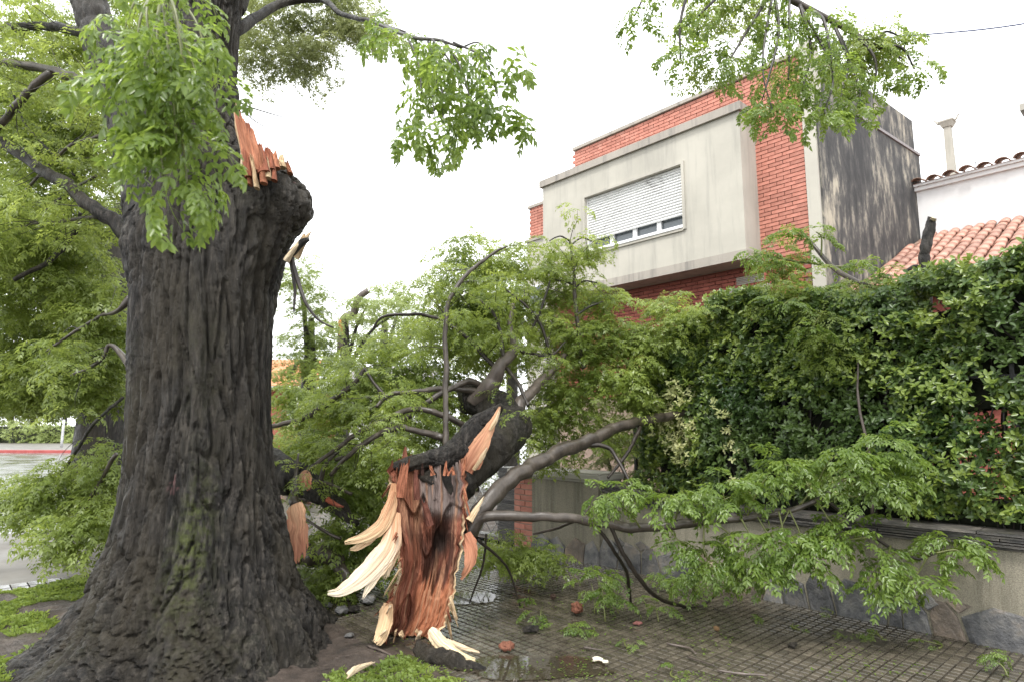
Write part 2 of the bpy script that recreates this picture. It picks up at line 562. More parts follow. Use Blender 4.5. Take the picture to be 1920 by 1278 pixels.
def m_slat():
    m, t, b = new_mat('peeling_white_slat')
    a = tex(t, coords(t, (1, 1, 6)), 9, 9, .75)
    c = tex(t, coords(t), 1.3, 3)
    ad = nd(t, 'ShaderNodeMath', operation='MULTIPLY_ADD')
    ad.inputs[1].default_value = .55
    t.links.new(c, ad.inputs[0])
    t.links.new(a, ad.inputs[2])
    t.links.new(ramp(t, ad.outputs[0], [(.5, (.80, .80, .79)), (.86, (.74, .74, .72)), (.92, (.40, .39, .38)), (.99, (.25, .24, .23))]), b.inputs['Base Color'])
    spec(b, .6, .3)
    return m
M['slat'] = m_slat()
def m_glass():
    m, t, b = new_mat('window_glass')
    b.inputs['Base Color'].default_value = (.10, .115, .125, 1)
    spec(b, .04, .6)
    return m
M['glass'] = m_glass()
M['iron'] = m_noise('black_iron', [(.3, (.012, .012, .013)), (.7, (.03, .03, .03))], 20, .4)
M['iron_grey'] = m_noise('grey_iron', [(.3, (.25, .25, .25)), (.7, (.42, .42, .42))], 20, .4)
M['cable'] = m_noise('cable_sheath', [(.3, (.02, .03, .09)), (.7, (.04, .06, .15))], 5, .5, bs=0)
M['cable_grey'] = m_noise('cable_sheath_grey', [(.3, (.2, .2, .21)), (.7, (.3, .3, .31))], 5, .5, bs=0)
M['metal'] = m_noise('galvanised_pole', [(.3, (.42, .43, .44)), (.7, (.6, .6, .61))], 10, .4, bs=0)
M['flash'] = m_noise('lead_flashing', [(.3, (.16, .14, .14)), (.7, (.26, .24, .24))], 10, .5)
M['bush_core'] = m_noise('twiggy_shade', [(.3, (.014, .018, .010)), (.7, (.035, .04, .022))], 9, .8)  # near-black green, shade between twigs carried by the colour
M['roof_far'] = m_noise('far_roof_tile', [(.3, (.50, .17, .08)), (.7, (.66, .27, .14))], 5, .7)
def m_water():
    m, t, b = new_mat('puddle_water')
    b.inputs['Base Color'].default_value = (.05, .042, .03, 1)
    spec(b, .03, .5)
    tr = t.nodes.new('ShaderNodeBsdfTransparent')
    tr.inputs[0].default_value = (.72, .66, .54, 1)
    ms = nd(t, 'ShaderNodeMixShader')
    ms.inputs[0].default_value = .35
    t.links.new(b.outputs[0], ms.inputs[1])
    t.links.new(tr.outputs[0], ms.inputs[2])
    t.links.new(ms.outputs[0], t.nodes['Material Output'].inputs['Surface'])
    return m
M['water'] = m_water()

# ------------------------------------------------------------------ leaves
def leaf_template(r, Lf=.34, npin=4, nl=3, ll=.05, lw=.02, droop=1.4, rise=.5, fine=False, stems=False):
    V, Fq = [], []
    def ribbon(p, q, wd):
        d = q - p
        s = np.cross(d, [0, 0, 1.0])
        s = s / (np.linalg.norm(s) + 1e-9) * wd
        k = len(V)
        V.extend([p - s, p + s, q + s * .6, q - s * .6])
        Fq.append((k, k + 1, k + 2, k + 3))
    def leaflet(b, d, up, l):
        d = d / np.linalg.norm(d)
        s = np.cross(up, d)
        s /= np.linalg.norm(s) + 1e-9
        nrm = np.cross(d, s)
        wd = lw * l / ll
        k = len(V)
        if fine:
            crl = nrm * (-.16 * l * r.uniform(.2, 1.5))
            pts = [b, b + d * l * .30 + s * wd * .5 + nrm * wd * .2, b + d * l * .66 + s * wd * .40 + crl * .5 + nrm * wd * .15,
                   b + d * l + crl, b + d * l * .66 - s * wd * .40 + crl * .5 + nrm * wd * .15, b + d * l * .30 - s * wd * .5 + nrm * wd * .2]
            V.extend(pts)
            Fq.append((k, k + 1, k + 2, k + 3))
            Fq.append((k, k + 3, k + 4, k + 5))
        else:
            V.extend([b, b + d * l * .42 + s * wd * .5, b + d * l - nrm * l * .1, b + d * l * .42 - s * wd * .5])
            Fq.append((k, k + 1, k + 2, k + 3))
    def pinna(b, d0, length, cnt, l):
        p = np.array(b)
        d = np.array(d0)
        prev = p.copy()
        for i in range(cnt):
            d = d + np.array([0, 0, -.16 * droop / cnt * 2.5])
            d /= np.linalg.norm(d)
            p = p + d * length / cnt
            if stems:
                ribbon(prev, p, .0013)
            prev = p.copy()
            lat = np.cross([0, 0, 1.0], d)
            lat /= np.linalg.norm(lat) + 1e-9
            up = np.cross(d, lat) + r.normal(0, .22, 3)
            for sg in (-1, 1):
                dd = d * .62 + lat * sg * .75 + np.array([0, 0, -.30]) + r.normal(0, .13, 3)
                leaflet(p, dd, up, l * r.uniform(.8, 1.12))
        leaflet(p, d + r.normal(0, .1, 3), np.cross(d, np.cross([0, 0, 1.0], d) + 1e-6) + r.normal(0, .2, 3), l * 1.15)
    ang = rise
    p = np.zeros(3)
    segs = 12
    pts, tan = [p.copy()], [np.array([math.cos(ang), 0, math.sin(ang)])]
    wob = r.normal(0, .12)
    for i in range(segs):
        ang = rise - droop * ((i + 1) / segs) ** 1.2
        d = np.array([math.cos(ang), wob * (i / segs), math.sin(ang)])
        d /= np.linalg.norm(d)
        q = p + d * Lf / segs
        if stems:
            ribbon(p, q, .002)
        p = q
        pts.append(p.copy())
        tan.append(d)
    for i in range(npin):
        fr = .28 + .62 * i / max(npin - 1, 1)
        k = int(fr * segs)
        prof = 1.0 - .55 * (i / npin)
        for sg in (-1, 1):
            d = tan[k] * .62 + np.array([0, sg * .78, 0]) + r.normal(0, .1, 3)
            d /= np.linalg.norm(d)
            cnt = max(1, int(round(nl * (prof + .1))))
            pinna(pts[k], d, Lf * .42 * prof, cnt, ll)
    pinna(pts[-1], tan[-1], Lf * .22, max(1, nl - 1), ll)
    return np.array(V), np.array(Fq, np.int64)

tr_ = np.random.default_rng(11)
TPL = {
    'mid': [leaf_template(tr_, .34, 4, 3, .058, .021, tr_.uniform(1.0, 1.8), tr_.uniform(.2, .7)) for _ in range(8)],
    'far': [leaf_template(tr_, .36, 3, 2, .085, .032, tr_.uniform(1.1, 2.0), tr_.uniform(.2, .6)) for _ in range(6)],
    'fine': [leaf_template(tr_, .36, 5, 3, .056, .023, tr_.uniform(.9, 1.7), tr_.uniform(.2, .7), True, True) for _ in range(8)],
    'hang': [leaf_template(tr_, .30, 4, 3, .052, .023, tr_.uniform(1.6, 2.2), tr_.uniform(.1, .4), True, True) for _ in range(8)],
}

def rotm(yaw, pitch, roll):
    cy, sy, cp, sp, cr, sr = np.cos(yaw), np.sin(yaw), np.cos(pitch), np.sin(pitch), np.cos(roll), np.sin(roll)
    Rz = np.array([[cy, -sy, 0], [sy, cy, 0], [0, 0, 1]])
    Ry = np.array([[cp, 0, sp], [0, 1, 0], [-sp, 0, cp]])
    Rx = np.array([[1, 0, 0], [0, cr, -sr], [0, sr, cr]])
    return Rz @ Ry @ Rx

class Foliage:
    def __init__(s, tpl='mid', seed=1):
        s.t = TPL[tpl]
        s.V, s.F, s.n = [], [], 0
        s.r = np.random.default_rng(seed)
    def leaf(s, p, yaw, pitch=0., roll=0., sc=1.):
        v, f = s.t[s.r.integers(len(s.t))]
        s.V.append(v @ (rotm(yaw, pitch, roll).T * sc) + np.asarray(p))
        s.F.append(f + s.n)
        s.n += len(v)
    def rosette(s, p, k=6, sc=1., tilt=.25):
        y0 = s.r.uniform(0, 6.28)
        for i in range(k):
            s.leaf(np.asarray(p) + s.r.normal(0, .03, 3), y0 + 6.283 * i / k + s.r.normal(0, .25), s.r.normal(0, tilt), s.r.normal(0, tilt), sc * s.r.uniform(.65, 1.15))
    def blob(s, c, rx, ry, rz, count, k=6, sc=1., hollow=.0, thr=-.25, nf=1.6):
        """rosettes scattered in an ellipsoid, thinned by noise so that gaps stay"""
        c = np.asarray(c, float)
        got = 0
        for _ in range(count * 4):
            q = s.r.normal(size=3)
            q = q / np.linalg.norm(q) * s.r.uniform(hollow, 1) ** .45
            p = c + q * (rx, ry, rz)
            if noise(p[0] * nf, p[1] * nf, p[2] * nf) < thr or p[2] < .05:
                continue
            s.rosette(p, k, sc)
            got += 1
            if got >= count:
                break
    def pblob(s, x, y, Y, wpx, hpx, dep, count, k=6, sc=1., **kw):
        s.blob(at(x, y, Y), wpx * Y / F_PX, dep, hpx * Y / F_PX, count, k, sc, **kw)
    def build(s, name, mat, parent=None):
        return obj(name, mesh_of(name, np.vstack(s.V), np.vstack(s.F)), mat, parent)

LEAF_ME = {}
for key in ('fine', 'hang'):
    LEAF_ME[key] = []
    for v, f in TPL[key]:
        me = mesh_of('leaf', v, f)
        me.materials.append(M['leaf_near'])
        LEAF_ME[key].append(me)

def leaf_obj(p, yaw, pitch, roll, sc, parent, key='fine'):
    o = bpy.data.objects.new('leaf', random.choice(LEAF_ME[key]))
    o.rotation_euler = (roll, pitch, yaw)
    o.location = p
    o.scale = (sc, sc, sc)
    COL.objects.link(o)
    o.parent = parent
    return o

def leafy(branch, path, spacing, key='fine', sc=1., t0=.25, per=1, tilt=.25, tip=5, jit=.02):
    """single leaves along a twig and a whorl at its tip, each leaf an object"""
    p = spline(np.asarray(path, float), 60)
    ln = np.concatenate([[0], np.cumsum(np.linalg.norm(np.diff(p, axis=0), axis=1))])
    s = ln[-1] * t0
    yaw = random.uniform(0, 6.28)
    while s < ln[-1]:
        q = np.array([np.interp(s, ln, p[:, k]) for k in range(3)])
        for _ in range(per):
            yaw += 2.4 + random.gauss(0, .3)
            leaf_obj(q + rng.normal(0, jit, 3), yaw, random.gauss(0, tilt), random.gauss(0, tilt), sc * random.uniform(.6, 1.1), branch, key)
        s += spacing * random.uniform(.7, 1.3)
    for i in range(tip):
        leaf_obj(p[-1] + rng.normal(0, .008, 3), yaw + 6.28 * i / tip + random.gauss(0, .2), random.gauss(0, tilt), random.gauss(0, tilt), sc * random.uniform(.7, 1.1), branch, key)

# ================================================================== THE SETTING
def sheet(name, poly, z, mat):
    o = obj(name, mesh_of(name, [(*p[:2], z) for p in poly], [tuple(range(len(poly)))]), mat)
    return kind(o, 'structure')

def lpoly(a0, a1, n0, n1):
    return [L(a0, n0, 0), L(a1, n0, 0), L(a1, n1, 0), L(a0, n1, 0)]

sheet('street', [(-400, -200), (400, -200), (400, 700), (-400, 700)], -.14, M['asphalt'])
sheet('garden_ground', [L(-13, 6.0, 0), L(20, 6.0, 0), L(60, 60, 0), L(-13, 60, 0)], .02, M['soil'])
# sidewalk bed with paver tiles
sw = MB().box(-16, 6, 2.5, 5.94, -.14, -.011).build('sidewalk', M['grout'])
kind(sw, 'structure')

# one paver: 20 cm square with nine raised studs
def paver_mesh(var):
    r = random.Random(var)
    b = MB()
    S, g, gm = .2, .007, .0025
    for i in range(3):
        for j in range(3):
            x0, x1 = -S / 2 + gm + i * S / 3 + g / 2 * (i > 0), -S / 2 - gm + (i + 1) * S / 3 - g / 2 * (i < 2)
            y0, y1 = -S / 2 + gm + j * S / 3 + g / 2 * (j > 0), -S / 2 - gm + (j + 1) * S / 3 - g / 2 * (j < 2)
            e = .005
            z = 0
            b.add([(x0, y0, -.010), (x1, y0, -.010), (x1, y1, -.010), (x0, y1, -.010), (x0, y0, z - .005), (x1, y0, z - .005), (x1, y1, z - .005), (x0, y1, z - .005),
                   (x0 + e, y0 + e, z), (x1 - e, y0 + e, z), (x1 - e, y1 - e, z), (x0 + e, y1 - e, z)],
                  [(0, 1, 5, 4), (1, 2, 6, 5), (2, 3, 7, 6), (3, 0, 4, 7), (4, 5, 9, 8), (5, 6, 10, 9), (6, 7, 11, 10), (7, 4, 8, 11), (8, 9, 10, 11)])
    return b
pav = paver_mesh(0)
pav_me = mesh_of('tile', pav.v, pav.f)
pav_me.materials.append(M['paver'])
pv, pf = np.array(pav.v), pav.f
cells = []
for i in range(-58, 14):
    for j in range(0, 17):
        a, n = i * .2 + .1, 2.62 + j * .2 + .0
        x, y, _ = L(a, n, 0)
        if y < 2.5:
            continue
        # missing tiles torn out round the snag and along the wall foot
        if n < 3.0 and -5.2 < a < -4.1 and noise(a * 2, n * 2, 1.0) > .0:
            continue
        if (n - 5.45) ** 2 * 5 + (a + 1.95) ** 2 < .05:
            continue
        u, v = x / (y * CP - EYE * SP + .001), 0
        vis = abs(x / y) < .86 and y > 3.9
        cells.append((0 if vis else 1, y, a, n))
cells.sort()
rest_v, rest_f = [], []
for idx, (hid, y, a, n) in enumerate(cells):
    dz = -.002 + .005 * noise(a * .9, n * .9, 5) + random.uniform(-.0012, .0012)
    rx, ry = random.gauss(0, .006), random.gauss(0, .006)
    if idx < 300:
        o = bpy.data.objects.new('tile', pav_me)
        o.location = L(a, n, dz)
        o.rotation_euler = (rx, ry, ANG)
        COL.objects.link(o)
        o.parent = sw
    else:
        k = sum(len(q) for q in rest_v)
        q = pv.copy()
        q[:, 2] += dz + q[:, 0] * rx * .7 + q[:, 1] * ry * .7
        q[:, 0] += a
        q[:, 1] += n
        rest_v.append(Larr(q))
        rest_f += [tuple(i + k for i in ff) for ff in pf]
ro = obj('paving', mesh_of('paving', np.vstack(rest_v), rest_f), M['paver'], sw)
kind(ro, 'stuff')

# earth verge round the tree: a gently mounded sheet
def verge_z(a, n):
    x, y, _ = L(a, n, 0)
    h = .02 + .05 * noise(a * .8, n * .8, 2) + .03 * noise(a * 3, n * 3, 4) + .018 * noise(a * 9, n * 9, 4)
    d = np.hypot(np.asarray(x) + 2.45, np.asarray(y) - 4.95)
    h = h - .03 * np.exp(-(d / 1.3) ** 2)
    return h * sstep(2.75, 2.45, np.asarray(n)) - .03 * sstep(2.45, 2.75, np.asarray(n))
av, nv = np.meshgrid(np.linspace(-8.15, 3, 190), np.linspace(-.85, 2.75, 80), indexing='ij')
edge_w = .10 * noise(av * 1.3, 0.5, 0.5)
vv = Larr(np.stack([av, nv + edge_w * sstep(2.2, 2.7, nv), verge_z(av, nv)], -1).reshape(-1, 3))
ii, jj = np.meshgrid(np.arange(189), np.arange(79), indexing='ij')
k0 = ii * 80 + jj
vf = np.stack([k0, k0 + 80, k0 + 81, k0 + 1], -1).reshape(-1, 4)
verge = obj('verge_earth', mesh_of('verge_earth', vv, vf, True), M['soil'])
kind(verge, 'structure')
kerb = MB().box(-8.6, 4, -1.02, -.87, -.14, .0).build('kerb', M['concrete'])
kind(kerb, 'structure')
# driveway across the verge with a studded strip on its edge
drive = MB().box(-12.6, -8.55, -1.6, 2.48, -.14, -.02).build('driveway', M['drive'])
kind(drive, 'structure')
st = MB().box(-8.55, -8.15, -1.0, 2.48, -.14, -.035).build('drive_edging', M['grout'])
kind(st, 'structure')
em = MB()
for i in range(1):
    em.box(-.09, .09, -.065, .065, -.03, .0, local=False)
edge_me = mesh_of('edging_tile', em.v, em.f)
edge_me.materials.append(M['paver'])
for i in range(24):
    for j in range(2):
        o = bpy.data.objects.new('edging_tile', edge_me)
        o.location = L(-8.45 + j * .2, -.93 + i * .143, -.012)
        o.rotation_euler = (0, 0, ANG)
        COL.objects.link(o)
        o.parent = st

# far corner across the street
far = MB()
far.prism([(-75, 47, -.14), (-14, 43.0, -.14), (-14, 90, -.14), (-75, 90, -.14)], (0, 0, .16))
fp = far.build('far_pavement', M['drive'])
kind(fp, 'structure')
kb = MB()
kb.prism([(-75, 46.6, -.14), (-14, 42.6, -.14), (-14, 43.1, -.14), (-75, 47.1, -.14)], (0, 0, .18))
kind(kb.build('far_kerb', M['red_paint']), 'structure')

# grass blades on the verge
def grass_patch(name, spots, count, seed, hmax, parent=None):
    r = np.random.default_rng(seed)
    V, Fq, n = [], [], 0
    for (a0, a1, n0, n1, thr) in spots:
        c = int(count * (a1 - a0) * (n1 - n0))
        a, b = r.uniform(a0, a1, c), r.uniform(n0, n1, c)
        keep = noise(a * 1.7, b * 1.7, 3.3) + .5 * noise(a * 6, b * 6, 1.3) > thr
        a, b = a[keep], b[keep]
        z = verge_z(a, b)
        base = Larr(np.stack([a, b, z - .01], 1))
        yaw = r.uniform(0, 6.28, len(a))
        h = r.uniform(.35, 1, len(a)) * hmax
        ln = r.uniform(.2, 1.1, len(a)) * h
        wd = r.uniform(.004, .011, len(a))
        dx, dy = np.cos(yaw), np.sin(yaw)
        sx, sy = -dy * wd, dx * wd
        p0 = base + np.stack([sx, sy, 0 * sx], 1)
        p1 = base - np.stack([sx, sy, 0 * sx], 1)
        p2 = base + np.stack([dx * ln * .5 - sx * .6, dy * ln * .5 - sy * .6, h * .8], 1)
        p3 = base + np.stack([dx * ln * 1.2, dy * ln * 1.2, h * .75], 1)
        V.append(np.stack([p0, p1, p2, p3], 1).reshape(-1, 3))
        k = np.arange(len(a))[:, None] * 4 + n
        Fq.append(k + np.arange(4)[None])
        n += len(a) * 4
    o = obj(name, mesh_of(name, np.vstack(V), np.vstack(Fq)), M['grass'])
    kind(o, 'stuff')
    return o
g = grass_patch('grass', [(-8.1, -5.3, -.8, 1.25, -.12), (-8.1, -6.3, 1.2, 2.4, .02)], 6000, 5, .055)
tag(g, 'short wet grass on the verge behind the standing trunk', 'grass')
g = grass_patch('clover_patch', [(-4.05, -2.6, 1.9, 2.62, -.02)], 8000, 6, .045)
tag(g, 'low bright clover and grass beside the torn limb end', 'grass')

# puddle
pr = random.Random(4)
pc = gnd(1010, 1250)
pts = []
for i in range(40):
    t = 6.283 * i / 40
    rr = 1 + .28 * float(noise(math.cos(t) * 1.6, math.sin(t) * 1.6, 3.1))
    pts.append((pc[0] - .03 + .52 * rr * math.cos(t), pc[1] + .20 * rr * math.sin(t), .0065))
pud = obj('puddle', mesh_of('puddle', pts, [tuple(range(40))]), M['water'])
kind(pud, 'structure')
pc = gnd(870, 1120)
pts = []
for i in range(30):
    t = 6.283 * i / 30
    rr = 1 + .3 * float(noise(math.cos(t) * 1.6 + 4, math.sin(t) * 1.6, 7.1))
    pts.append((pc[0] + .33 * rr * math.cos(t), pc[1] + .22 * rr * math.sin(t), .0065))
kind(obj('puddle', mesh_of('puddle', pts, [tuple(range(30))]), M['water']), 'structure')

# ================================================================== GARDEN WALL
WN = 5.93
gw = thing('garden_wall', 'low roughcast garden wall with stone footing and stacked slate coping', 'wall', L(-3, WN + .12, 0))
A_P = -4.98                                   # where the gate pillar begins
def top_z(a):
    return .70 + .13 * float(sstep(-3.9, -5.0, np.array(a)))
b = MB()
ns = 40
aa = np.linspace(A_P, 3.5, ns)
sec = []
for q in aa:
    sec.append([L(q, WN, -.1), L(q, WN, top_z(q)), L(q, WN + .24, top_z(q)), L(q, WN + .24, -.1)])
flat = [p for s_ in sec for p in s_]
fc = []
for i in range(ns - 1):
    for j in range(4):
        fc.append((i * 4 + j, i * 4 + (j + 1) % 4, i * 4 + 4 + (j + 1) % 4, i * 4 + 4 + j))
fc += [(0, 1, 2, 3), tuple((ns - 1) * 4 + j for j in (3, 2, 1, 0))]
b.add(flat, fc)
b.build('plaster_panel', M['roughcast'], gw)
# slate coping: five courses of split slabs
rs = random.Random(12)
for c in range(6):
    a = A_P + rs.uniform(0, .2)
    while a < 3.4:
        ln = rs.uniform(.28, .75)
        t = rs.uniform(.011, .019)
        z = top_z(a + ln / 2) + .004 + c * .0205
        ov = rs.uniform(.015, .07)
        dz = top_z(a + ln) - top_z(a)
        x0, x1 = a + .004, a + ln - .004
        k = rs.uniform(-.012, .012)
        p = [L(x0, WN - ov, z - dz / 2), L((x0 + x1) / 2, WN - ov + k, z), L(x1, WN - ov + rs.uniform(-.01, .01), z + dz / 2), L(x1, WN + .27, z + dz / 2), L(x0, WN + .27, z - dz / 2)]
        MB().prism(p, (0, 0, t)).build('slate', M['slate'], gw)
        a += ln
# stone footing: irregular slabs with slanting joints
def stone_poly(pts, pr_):
    pts = np.array(pts, float)
    c = pts.mean(0)
    pts = c + (pts - c) * (1 - .014 / np.maximum(np.linalg.norm(pts - c, axis=1), .03))[:, None]
    back_ = [L(x, WN + .03, z) for x, z in pts]
    mid_ = [L(x, WN - pr_ * .7, z) for x, z in pts]
    fr_ = [L(*((1 - .14) * np.array([x, z]) + .14 * c)[[0]], WN - pr_ + rs.uniform(-.006, .006), ((1 - .14) * np.array([x, z]) + .14 * c)[1]) for x, z in pts]
    n = len(pts)
    F_ = [tuple(range(2 * n, 3 * n))]
    for q in range(2):
        F_ += [(q * n + i, q * n + (i + 1) % n, (q + 1) * n + (i + 1) % n, (q + 1) * n + i) for i in range(n)]
    return MB().add(back_ + mid_ + fr_, F_).build('stone', M['stone_tan' if rs.random() < .3 else 'stone'], gw)
a = A_P - .02
xb, xt, ht_ = a, a, .16
while a < 3.4:
    wd = rs.uniform(.20, .48)
    nb_, nt_ = a + wd, a + wd + rs.uniform(-.09, .09)
    nh = rs.uniform(.12, .22)
    pk = rs.uniform(.23, .33)
    px0 = xt + (nt_ - xt) * rs.uniform(.2, .45)
    px1 = xt + (nt_ - xt) * rs.uniform(.55, .85)
    if rs.random() < .3 and wd > .3:             # one slab split into two by a slanting joint
        xm = (a + nb_) / 2 + rs.uniform(-.05, .05)
        stone_poly([(xb, -.06), (xm, -.06), (px0 + .02, pk), (xt, ht_)], rs.uniform(.02, .035))
        stone_poly([(xm, -.06), (nb_, -.06), (nt_, nh), (px1, pk - rs.uniform(0, .06)), (px0 + .02, pk)], rs.uniform(.02, .035))
    else:
        stone_poly([(xb, -.06), (nb_, -.06), (nt_, nh), (px1, pk - rs.uniform(0, .05)), (px0, pk), (xt, ht_)], rs.uniform(.02, .035))
    if rs.random() < .55:                        # wedge filling the notch above the joint
        stone_poly([(nt_, nh + .004), (nt_ + .10, nh + rs.uniform(.07, .12)), (nt_ - .01, nh + rs.uniform(.12, .17)), (nt_ - .09, nh + rs.uniform(.06, .1))], .018)
    a, xb, xt, ht_ = a + wd, nb_, nt_, nh
# gate pillar at the end of the wall
gp = thing('gate_pillar', 'low plaster and brick gate pillar with moulded pale cap', 'pillar', L(-5.6, WN + .15, 0))
A0, A1 = -6.5, A_P - .004
b = MB().box(-6.12, A1, WN - .02, WN + .36, -.05, .93).build('plaster_body', M['roughcast'], gp)
MB().box(A0, -6.124, WN + .012, WN + .34, -.05, .93).build('mortar_core', M['mortar'], gp)
for c in range(12):
    z = .03 + c * .075
    off = .0 if c % 2 else -.1
    xs = [A0 + .005, A0 + .13 + (c % 2) * .09, -6.13]
    for x0, x1 in zip(xs[:-1], xs[1:]):
        bevel(MB().box(x0 + .005, x1 - .005, WN, WN + .05, z, z + .062).build('brick', M['brick'], gp), .004, 1)
for i, (z0, z1, ov) in enumerate([(.934, .968, .02), (.969, 1.035, .055), (1.036, 1.055, .035)]):
    bevel(MB().box(A0 - ov, A1 + ov, WN - .02 - ov, WN + .36 + ov, z0, z1).build('cap_course', M['concrete'], gp), .008, 2)
# footing stones of the pillar
xs_ = [-6.12, -5.82, -5.55, -5.22, A1]
hs_ = [.10, .19, .13, .21, .14]
for k in range(4):
    x0, x1 = xs_[k], xs_[k + 1]
    poly = [(x0, -.05), (x1, -.05), (x1 + (.04 if k < 3 else 0), hs_[k + 1]), (x0 + (x1 - x0) * .6, max(hs_[k:k + 2]) + .06), (x0 + (.04 if k else 0), hs_[k])]
    poly = np.array(poly)
    c_ = poly.mean(0)
    fr_ = [L(*(c_ + (q - c_) * .95)[:1], WN - .05, (c_ + (q - c_) * .95)[1]) for q in poly]
    bk_ = [L(*(c_ + (q - c_) * .97)[:1], WN - .021, (c_ + (q - c_) * .97)[1]) for q in poly]
    MB().add(bk_ + fr_, [tuple(range(5, 10))] + [(i_, (i_ + 1) % 5, 5 + (i_ + 1) % 5, 5 + i_) for i_ in range(5)]).build('stone', M['stone_tan' if k == 2 else 'stone'], gp)
# stacked-slate pillar beyond the gate, lattice gate between
sp = thing('slate_pillar', 'dark pillar of dry stacked slates beside the lattice gate', 'pillar', L(-6.8, WN + .3, 0))
for c in range(44):
    z = c * .0235
    j = [rs.uniform(-.02, .02) for _ in range(4)]
    MB().prism([L(-7.0 + j[0], WN + .14 + j[1], z), L(-6.56 + j[2], WN + .14 + j[3], z), L(-6.56, WN + .5, z), L(-7.0, WN + .5, z)], (0, 0, .0195)).build('slate', M['slate'], sp)
lg = thing('lattice_gate', 'grey iron gate of crossed diagonal bars behind the torn limb', 'gate', L(-7.9, WN + .25, 0))
gx0, gx1, gz0, gz1 = -8.7, -7.06, .05, 1.0
for x in (gx0, gx1):
    MB().box(x - .018, x + .018, WN + .22, WN + .256, gz0 - .04, gz1).build('stile', M['iron_grey'], lg)
for z in (gz0, gz1):
    MB().box(gx0 + .02, gx1 - .02, WN + .224, WN + .252, z - .016, z + .012).build('rail', M['iron_grey'], lg)
for k in range(-4, 9):
    for sg in (1, -1):
        x0 = gx0 + k * .24 if sg > 0 else gx0 + k * .24
        p = []
        hgt = gz1 - gz0 - .03
        xa, xb = (x0, x0 + hgt * .8) if sg > 0 else (x0 + hgt * .8, x0)
        lo, hi = 0., 1.
        for e_, s_ in ((gx0 + .02, 1), (gx1 - .02, -1)):
            t = (e_ - xa) / (xb - xa)
            if (xb - xa) * s_ > 0:
                lo = max(lo, t)
            else:
                hi = min(hi, t)
        if hi - lo < .08:
            continue
        P0 = L(xa + (xb - xa) * lo, WN + .238 + .006 * sg, gz0 + .014 + hgt * lo)
        P1 = L(xa + (xb - xa) * hi, WN + .238 + .006 * sg, gz0 + .014 + hgt * hi)
        tube('bar', [P0, P1], [.006, .006], M['iron_grey'], lg, 6, 2)
# iron fence standing on the wall inside the hedge
fe = thing('iron_fence', 'black iron fence standing inside the hedge just behind the wall', 'fence', L(-2, WN + .41, .0))
for k in range(11):
    a = -4.75 + k * .62
    MB().box(a - .016, a + .016, WN + .40, WN + .432, .0, 2.1).build('post', M['iron'], fe)
for z in (1.0, 2.0):
    MB().box(-4.8, 2.0, WN + .407, WN + .425, z, z + .022).build('rail', M['iron'], fe)

